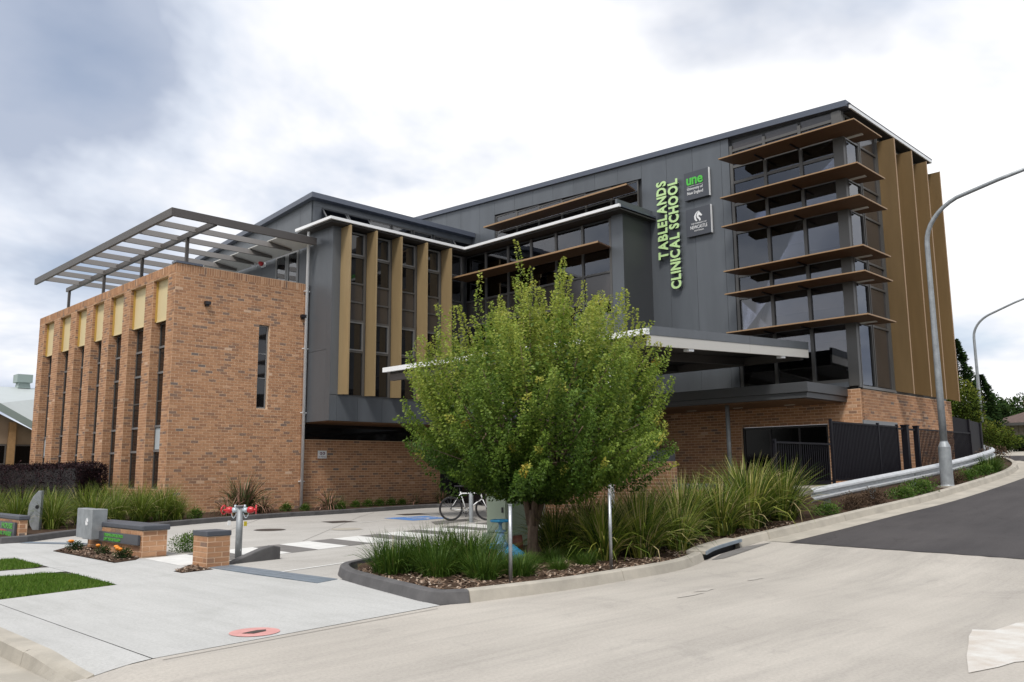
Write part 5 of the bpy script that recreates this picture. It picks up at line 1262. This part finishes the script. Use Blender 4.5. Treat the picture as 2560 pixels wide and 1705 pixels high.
def bush_mesh(n, rx, rz_, mt, seed, lsize, tl=(.0, 1.0), flat=.4):
    r_ = random.Random(seed); mb = MB()
    lobes = [(Vector((r_.uniform(-.5, .5)*rx, r_.uniform(-.5, .5)*rx, r_.uniform(.3, .65)*rz_)), r_.uniform(.45, .75)) for _ in range(7)]
    for i in range(n):
        c, k = lobes[r_.randrange(7)]; d = Vector((r_.gauss(0, 1), r_.gauss(0, 1), r_.gauss(0, 1))).normalized(); rr = r_.random()**.35
        p = c+Vector((d.x*rx*k, d.y*rx*k, d.z*rz_*k))*rr
        if p.z < .0: p.z = r_.uniform(0, .1)
        l = lsize*r_.uniform(.7, 1.4)
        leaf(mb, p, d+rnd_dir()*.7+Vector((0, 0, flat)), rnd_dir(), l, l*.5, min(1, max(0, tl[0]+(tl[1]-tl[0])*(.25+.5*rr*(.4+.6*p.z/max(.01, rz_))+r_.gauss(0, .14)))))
    me = bpy.data.meshes.new('bush'); me.from_pydata(mb.v, [], mb.f); me.materials.append(mt)
    a = me.attributes.new('tint', 'FLOAT', 'FACE'); a.data.foreach_set('value', mb.t); me.update(); return me
ORD = ['first', 'second', 'third', 'fourth', 'fifth', 'sixth', 'seventh', 'eighth', 'ninth', 'tenth', 'eleventh', 'twelfth', 'thirteenth', 'fourteenth', 'fifteenth', 'sixteenth', 'seventeenth', 'eighteenth', 'nineteenth', 'twentieth', 'twenty-first', 'twenty-second', 'twenty-third', 'twenty-fourth', 'twenty-fifth', 'twenty-sixth', 'twenty-seventh', 'twenty-eighth', 'twenty-ninth', 'thirtieth']
def imx(x_, y_): return (x_*rt.x+y_*rt.y)/(x_*fw.x+y_*fw.y)       # left-right order as seen
def plant_row(name, meshes, spots, labf, cat, group, zf):
    spots = sorted(spots, key=lambda s_: imx(s_[0], s_[1]))
    for i, (x_, y_, sc_) in enumerate(spots):
        o = bpy.data.objects.new(name, meshes[i % len(meshes)]); COL.objects.link(o)
        o.location = (x_, y_, zf(x_, y_)-.02); o.rotation_euler = (0, 0, random.uniform(0, 6.28)); o.scale = (sc_*random.uniform(.92, 1.08), sc_*random.uniform(.92, 1.08), sc_)
        tag(o, labf(i), cat, group)
tg = lambda r_: (1.0 if r_.random() < .05 else .9 if r_.random() < .06 else min(.92, max(.0, r_.gauss(.47, .27))))
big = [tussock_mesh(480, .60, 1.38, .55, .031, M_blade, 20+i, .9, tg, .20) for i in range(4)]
spots = [(10.75, 8.75, .86), (11.2, 9.55, .9), (11.55, 8.6, .98), (12.2, 9.35, 1.0), (12.55, 8.55, .82), (13.3, 9.0, 1.08), (13.55, 9.9, .9), (14.25, 8.75, .92), (14.7, 9.45, 1.0), (15.3, 8.75, 1.12), (15.95, 9.2, 1.15), (16.45, 8.65, 1.05), (16.9, 9.15, .9), (12.6, 10.3, .85), (11.4, 10.4, .8), (10.9, 9.9, .75)]
plant_row('grass_tussock', big, spots, lambda i: ORD[i]+' tall strappy green tussock counted from the tree towards the guard rail', 'tussock', 'tall tussocks along the uphill kerb', bedz)
lo = [tussock_mesh(800, .20, .56, .72, .012, M_tuft, 40+i, .6, None, .24) for i in range(3)]
spots = [(7.55, 9.95, 1.2), (7.75, 9.2, 1.0), (8.1, 9.75, 1.4), (8.35, 9.05, 1.3), (8.0, 8.55, .85), (8.55, 9.6, 1.4), (8.75, 8.85, .62), (9.3, 9.05, .50), (9.75, 9.3, .42), (10.1, 9.25, .50), (9.35, 8.45, .45), (10.15, 8.6, .55), (10.55, 9.15, .6), (8.45, 8.35, .75), (8.2, 10.35, .95)]
plant_row('low_tussock', lo, spots, lambda i: ORD[i]+' low bright green tuft counted from the left in the corner bed', 'tussock', 'low tufts in the corner bed', bedz)
left_sp = [(6.9, 22.6, .85), (7.3, 23.6, .95), (7.9, 22.7, .95), (8.1, 24.0, 1.0), (8.6, 23.2, .95), (8.9, 24.6, 1.05), (9.3, 23.4, .92), (9.7, 24.4, 1.0), (10.0, 23.7, .92), (10.5, 24.6, .95), (10.4, 23.6, .75), (6.4, 23.6, .9), (6.2, 24.8, .9), (7.0, 25.4, .95), (5.95, 26.5, .9), (7.8, 26.0, .9), (9.4, 25.9, .9), (10.6, 25.6, .8)]
tg2 = lambda r_: (1.0 if r_.random() < .05 else min(.9, max(.05, r_.gauss(.48, .18))))
fin_ = [tussock_mesh(430, .65, 1.25, .62, .02, M_blade, 60+i, .9, tg2, .18) for i in range(3)]
plant_row('arching_grass', fin_, left_sp, lambda i: ORD[i]+' arching green grass clump from the left before the brick pilasters', 'grass clump', 'grass clumps before the brick wing', bedz2)
# flax with pink stalks against the brick front, small plants along the wall
fl = [tussock_mesh(230, .45, .95, .6, .035, M_pinkplant, 80, .8, lambda r_: r_.choice((.3, .4, .5, .55, .75, .85, .98)), .16), tussock_mesh(90, .35, .75, .75, .03, M_pinkplant, 81, 1.3, lambda r_: r_.choice((.3, .5, .85, .95)), .14)]
for m_, x_, y_, s_, lab in ((fl[0], 13.25, 25.3, 1.55, 'large flax clump with pink stalks behind the hydrant'), (fl[1], 12.45, 24.7, 1.15, 'straggly dry flax left of the pink stalked clump'), (fl[1], 13.95, 25.3, 1.2, 'drooping flax right of the pink stalked clump'), (fl[1], 16.6, 25.6, 1.3, 'pale drooping flax beside the white downpipe'), (fl[0], 17.3, 26.0, .6, 'small flax clump under the overhang wall'), (fl[1], 21.0, 26.3, .9, 'straggly flax at the far end of the overhang wall'), (fl[0], 22.0, 26.0, .8, 'dark flax clump behind the bicycle wheel')):
    o = bpy.data.objects.new('flax_plant', m_); COL.objects.link(o); o.location = (x_, y_, bedz2(x_, y_)-.02); o.scale = (s_,)*3; o.rotation_euler = (0, 0, random.uniform(0, 6)); tag(o, lab, 'flax', 'flax plants along the brick walls')
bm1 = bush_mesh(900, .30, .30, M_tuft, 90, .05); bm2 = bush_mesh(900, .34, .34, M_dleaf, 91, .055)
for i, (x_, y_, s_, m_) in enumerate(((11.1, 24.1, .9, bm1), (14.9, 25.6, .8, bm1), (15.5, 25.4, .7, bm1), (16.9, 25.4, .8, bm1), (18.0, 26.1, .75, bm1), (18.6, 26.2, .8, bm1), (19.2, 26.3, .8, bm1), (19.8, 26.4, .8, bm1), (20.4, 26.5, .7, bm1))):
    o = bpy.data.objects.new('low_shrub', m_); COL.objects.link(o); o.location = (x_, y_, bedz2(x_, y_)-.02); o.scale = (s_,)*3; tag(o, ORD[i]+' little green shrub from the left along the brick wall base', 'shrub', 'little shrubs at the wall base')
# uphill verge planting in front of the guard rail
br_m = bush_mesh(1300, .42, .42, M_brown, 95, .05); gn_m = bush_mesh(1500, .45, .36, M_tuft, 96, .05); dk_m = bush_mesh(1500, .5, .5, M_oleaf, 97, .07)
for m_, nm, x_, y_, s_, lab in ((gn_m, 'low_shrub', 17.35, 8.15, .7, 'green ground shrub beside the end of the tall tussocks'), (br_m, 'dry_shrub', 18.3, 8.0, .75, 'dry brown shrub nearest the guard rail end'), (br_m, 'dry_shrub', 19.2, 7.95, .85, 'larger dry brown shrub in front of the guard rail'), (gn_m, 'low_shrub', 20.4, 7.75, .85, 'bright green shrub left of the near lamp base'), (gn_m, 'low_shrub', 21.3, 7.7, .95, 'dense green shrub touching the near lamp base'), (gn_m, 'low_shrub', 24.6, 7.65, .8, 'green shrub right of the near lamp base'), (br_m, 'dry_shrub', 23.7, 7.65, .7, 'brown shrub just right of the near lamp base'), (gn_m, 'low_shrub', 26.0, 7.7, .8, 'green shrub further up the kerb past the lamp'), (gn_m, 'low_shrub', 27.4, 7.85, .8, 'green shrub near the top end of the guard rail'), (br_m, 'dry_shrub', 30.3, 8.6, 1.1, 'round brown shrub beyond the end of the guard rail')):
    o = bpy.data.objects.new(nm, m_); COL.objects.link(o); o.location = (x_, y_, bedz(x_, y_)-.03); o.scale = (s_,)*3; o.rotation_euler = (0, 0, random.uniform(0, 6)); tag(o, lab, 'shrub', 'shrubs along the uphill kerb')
t_ = tag(bpy.data.objects.new('grass_tussock', lo[0]), 'grey green tussock before the guard rail past the lamp', 'tussock'); COL.objects.link(t_); t_.location = (26.9, 7.75, bedz(26.9, 7.75)); t_.scale = (1.2, 1.2, 1.1)
# marigolds by the sign wall and shrub behind it
for x_, y_, s_, nf, lab in ((5.95, 15.62, .75, 4, 'marigold clump with orange blooms at the near end of the sign wall'), (5.98, 16.65, .62, 1, 'marigold clump with one bloom in the middle of the sign bed'), (5.85, 17.75, .72, 2, 'faded marigold clump at the far end of the sign bed')):
    t_ = empty('marigold', (x_, y_, .05), lab, 'flower'); 
    o = bpy.data.objects.new('foliage', bm2); COL.objects.link(o); o.location = (x_, y_, court(y_)); o.scale = (.62*s_, .9*s_, .62*s_); par(o, t_)
    for k in range(nf):
        q = Vector((x_-.10+random.uniform(-.04, .04), y_+random.uniform(-.12, .12), court(y_)+.13*s_/.7+random.uniform(0, .07)))
        lathe('bloom', [(.01, -.02), (.035, .0), (.045, .015), (.03, .035), (.005, .04)], q, M_orange, t_, 9)
o = bpy.data.objects.new('low_shrub', bush_mesh(2200, .42, .40, M_tuft, 99, .035)); COL.objects.link(o); o.location = (7.25, 16.0, court(16)); o.scale = (.95, .95, .8); tag(o, 'rounded green shrub between the sign wall and the brick pier', 'shrub')
# clipped purple hedge
hd_ = empty('purple_hedge', (10.3, 35, .3), 'clipped dark purple hedge at the foot of the brick pilasters', 'hedge'); r_ = random.Random(5); mb = MB()
MB().box(9.85, 10.55, 29.9, 43.5, .25, 1.72).build('hedge_core', M_black, hd_)
for i in range(26000):
    y_ = r_.uniform(29.55, 43.8); u = r_.random(); top = 1.80+.05*math.sin(y_*2.1)+.04*math.sin(y_*5)
    if u < .33: p = Vector((9.75+r_.gauss(0, .045)+.05*math.sin(y_*3), y_, r_.uniform(.35, top)))
    elif u < .75: p = Vector((r_.uniform(9.72, 10.68), y_, top+r_.gauss(0, .045)))
    else: p = Vector((r_.uniform(9.72, 10.68), 29.62+abs(r_.gauss(0, .12)), r_.uniform(.35, top)))
    leaf(mb, p, rnd_dir()+Vector((-.2, -.2, .5)), rnd_dir(), r_.uniform(.035, .065), .036, min(1, max(0, r_.gauss(.5, .22))))
mb.build('foliage', M_hedge, hd_)

# ================================================================== BACKGROUND
def bg_tree(name, lab, x_, y_, z0, ht, rx, mt, seed, n, lsize, conifer=False, cat='tree'):
    r_ = random.Random(seed); t_ = empty(name, (x_, y_, z0), lab, cat)
    MB().tube([(x_, y_, z0-.3), (x_, y_, z0+ht*.5), (x_, y_, z0+ht*.95)], [.16, .11, .03], 7).build('trunk', M_bark, t_)
    mb = MB()
    if conifer:
        for i in range(n):
            k = r_.random()**.8; az = r_.uniform(0, 6.283); lay_ = .75+.25*math.sin(k*38+2*math.sin(az*3)); rr = rx*(1-k)**.75*lay_*math.sqrt(r_.uniform(.2, 1))
            p = Vector((x_+rr*math.cos(az), y_+rr*math.sin(az), z0+ht*(.12+.9*k)-rr*.15))
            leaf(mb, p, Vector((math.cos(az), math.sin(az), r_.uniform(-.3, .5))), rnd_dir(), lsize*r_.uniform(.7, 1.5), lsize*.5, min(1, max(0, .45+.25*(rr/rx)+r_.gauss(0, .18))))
    else:
        lobes = [(Vector((r_.uniform(-.6, .6)*rx, r_.uniform(-.6, .6)*rx, ht*r_.uniform(.35, .80))), r_.uniform(.35, .6)) for _ in range(11)]
        for i in range(n):
            c, k = lobes[r_.randrange(11)]; d = Vector((r_.gauss(0, 1), r_.gauss(0, 1), r_.gauss(0, 1))).normalized(); rr = r_.random()**.3
            p = c+Vector((d.x*rx*k, d.y*rx*k, d.z*ht*.30))*rr; p.z = max(.1, p.z)
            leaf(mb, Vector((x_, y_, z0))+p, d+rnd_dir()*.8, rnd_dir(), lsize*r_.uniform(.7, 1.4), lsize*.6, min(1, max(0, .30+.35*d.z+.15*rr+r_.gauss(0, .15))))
    mb.build('crown', mt, t_)
bg_tree('conifer_tree', 'tall dark conifer rising behind the last gold fin', 52, 16.15, 2.4, 6.2, 1.8, M_dleaf, 1, 7000, .17, True)
bg_tree('conifer_tree', 'shorter dark conifer beside the far lamp', 54, 15.6, 2.4, 4.3, 1.6, M_dleaf, 2, 5000, .17, True)
bg_tree('olive_tree', 'yellow green spreading tree behind the curved black fence', 44, 14.25, 2.1, 3.4, 1.5, M_oleaf, 3, 7000, .13)
bg_tree('olive_tree', 'second yellow green tree under the gold fins', 40, 13.9, 2.0, 2.6, 1.2, M_oleaf, 13, 4000, .12)
bg_tree('round_tree', 'rounded dark tree left of the brown roofed house', 62, 17.6, 2.6, 3.6, 2.0, M_dleaf, 4, 5000, .18)
bg_tree('round_tree', 'rounded dark tree above the roof at the right edge', 72, 18.0, 2.65, 4.0, 2.4, M_dleaf, 5, 6000, .2)
bg_tree('round_tree', 'dark tree crown behind the brown roof', 76, 21.2, 2.65, 3.7, 2.6, M_dleaf, 6, 5000, .2)
bg_tree('round_tree', 'dark tree at the far right of the skyline', 74, 14.6, 2.65, 4.3, 2.8, M_dleaf, 7, 5000, .2)
bg_tree('round_bush', 'bushy olive shrub beside the far lamp base', 42, 11.45, 2.1, 1.05, .8, M_oleaf, 8, 3500, .09, cat='shrub')
bg_tree('round_bush', 'dark bush before the brown roofed house', 44, 11.2, 2.1, .75, .7, M_dleaf, 9, 2500, .09, cat='shrub')
bg_tree('round_bush', 'pale green bush behind the curved fence end', 38.5, 11.1, 2.0, 1.3, .6, M_oleaf, 10, 2500, .08, cat='shrub')
HS = empty('brown_roof_house', (58, 12, 2.5), 'low house with brown tiled roof at the right edge', 'house')
bx('wall', M_weather, HS, 56, 64, 6.0, 15.2, 2.2, 4.0)
for i in range(34): bx('weatherboard_batten', M_weather, HS, 55.97, 55.998, 6.05+i*.27, 6.24+i*.27, 3.25, 4.0)
bx('garage_door', M_white, HS, 55.93, 55.96, 7.0, 13.9, 2.3, 3.22)
rfh = MB().add([(55.2, 5, 4.0), (55.2, 16, 4.0), (65, 16, 4.0), (65, 5, 4.0), (60, 8.5, 5.6), (60, 12.3, 5.6)], [(0, 4, 5, 1), (1, 5, 2), (2, 5, 4, 3), (3, 4, 0), (0, 1, 2, 3)]).build('roof', M_tile, HS)
bx('fascia', M_frame, HS, 55.12, 55.19, 5, 16.05, 3.86, 4.02); MB().tube([(58.5, 14.2, 4.4), (58.5, 14.2, 5.1)], .07, 8).build('flue', M_white, rfh)
t_ = empty('safety_bollard', (52, 11.35, 2.5), 'small yellow bollard at the right edge', 'bollard'); MB().tube([(52, 12.1, 2.3), (52, 12.1, 3.2)], .09, 10).build('post', mat('yellow_post_paint', (.6, .33, .03), .5), t_)
LB = empty('grey_roof_hall', (10, 46, .4), 'pale metal roofed hall far left behind the hedge', 'building')
bx('wall', M_tanwall, LB, 2, 18, 45.6, 52, .2, 3.6)
for x_ in (7.4, 9.5, 11.72, 13.9): bx('post', M_ybrick, LB, x_, x_+.28, 45.3, 45.597, .2, 4.0 if x_ < 12 else 3.0)
for a, b in ((7.7, 9.48), (9.8, 11.70), (12.02, 13.88)): window(LB, 'y', 45.56, a, b, 2.0, 2.96, .07, M_frame, M_glass3)
vz = lambda x_: 4.85-.56*(x_-11.14)
MB().add([(8.64, 45, vz(8.64)), (11.14, 45, vz(11.14)), (15.2, 45, vz(15.2)), (18, 52, 6.27), (8.64, 52, 6.27), (3, 52, 3.1), (3, 45, 3.1)], [(0, 1, 2, 3, 4), (0, 4, 5, 6)]).build('roof', M_roof, LB)
MB().extr([(8.64, 44.94, vz(8.64)), (15.2, 44.94, vz(15.2)), (15.2, 44.94, vz(15.2)-.36), (8.64, 44.94, vz(8.64)-.36)], (0, .05, 0)).build('verge_fascia', M_roofg, LB)
MB().extr([(8.0, 45.59, 2.98), (13.88, 45.59, 2.98), (13.88, 45.59, 3.1), (8.7, 45.59, 5.7), (8, 45.59, 5.3)], (0, -.03, 0)).build('gable_panel', M_tanwall, LB)
bx('ridge_vent', M_roofg, LB, 13.47, 14.23, 51.4, 52.2, 6.51, 6.95); MB().hexa([(13.55, 51.5, 6.2), (14.18, 51.5, 6.2), (14.18, 52.1, 6.2), (13.55, 52.1, 6.2), (13.6, 51.5, 6.508), (14.12, 51.5, 6.508), (14.12, 52.1, 6.508), (13.6, 52.1, 6.508)]).build('vent_neck', M_roofg, LB)

# far side of the street behind the viewpoint: a belt of big trees (seen only in the glass, and shading the low sky)
r_ = random.Random(21); mb = MB()
for i in range(60):
    a = math.radians(r_.uniform(118, 332)); d_ = r_.uniform(30, 44); cx_, cy_ = d_*math.cos(a), d_*math.sin(a); ht = r_.uniform(7, 11); rx = r_.uniform(3.0, 4.6)
    mb.tube([(cx_, cy_, -.3), (cx_, cy_, ht*.6)], [.3, .15], 6, .1)
    for k in range(260):
        d = Vector((r_.gauss(0, 1), r_.gauss(0, 1), r_.gauss(0, 1))).normalized()*(r_.random()**.35)
        leaf(mb, Vector((cx_+d.x*rx, cy_+d.y*rx, ht*.52+d.z*ht*.48)), rnd_dir(), rnd_dir(), r_.uniform(.9, 1.6), .9, min(1, max(0, r_.gauss(.5, .2))))
tag(mb.build('tree_belt', M_dleaf), 'belt of big dark trees across the street behind the viewpoint', 'trees', kind='stuff')
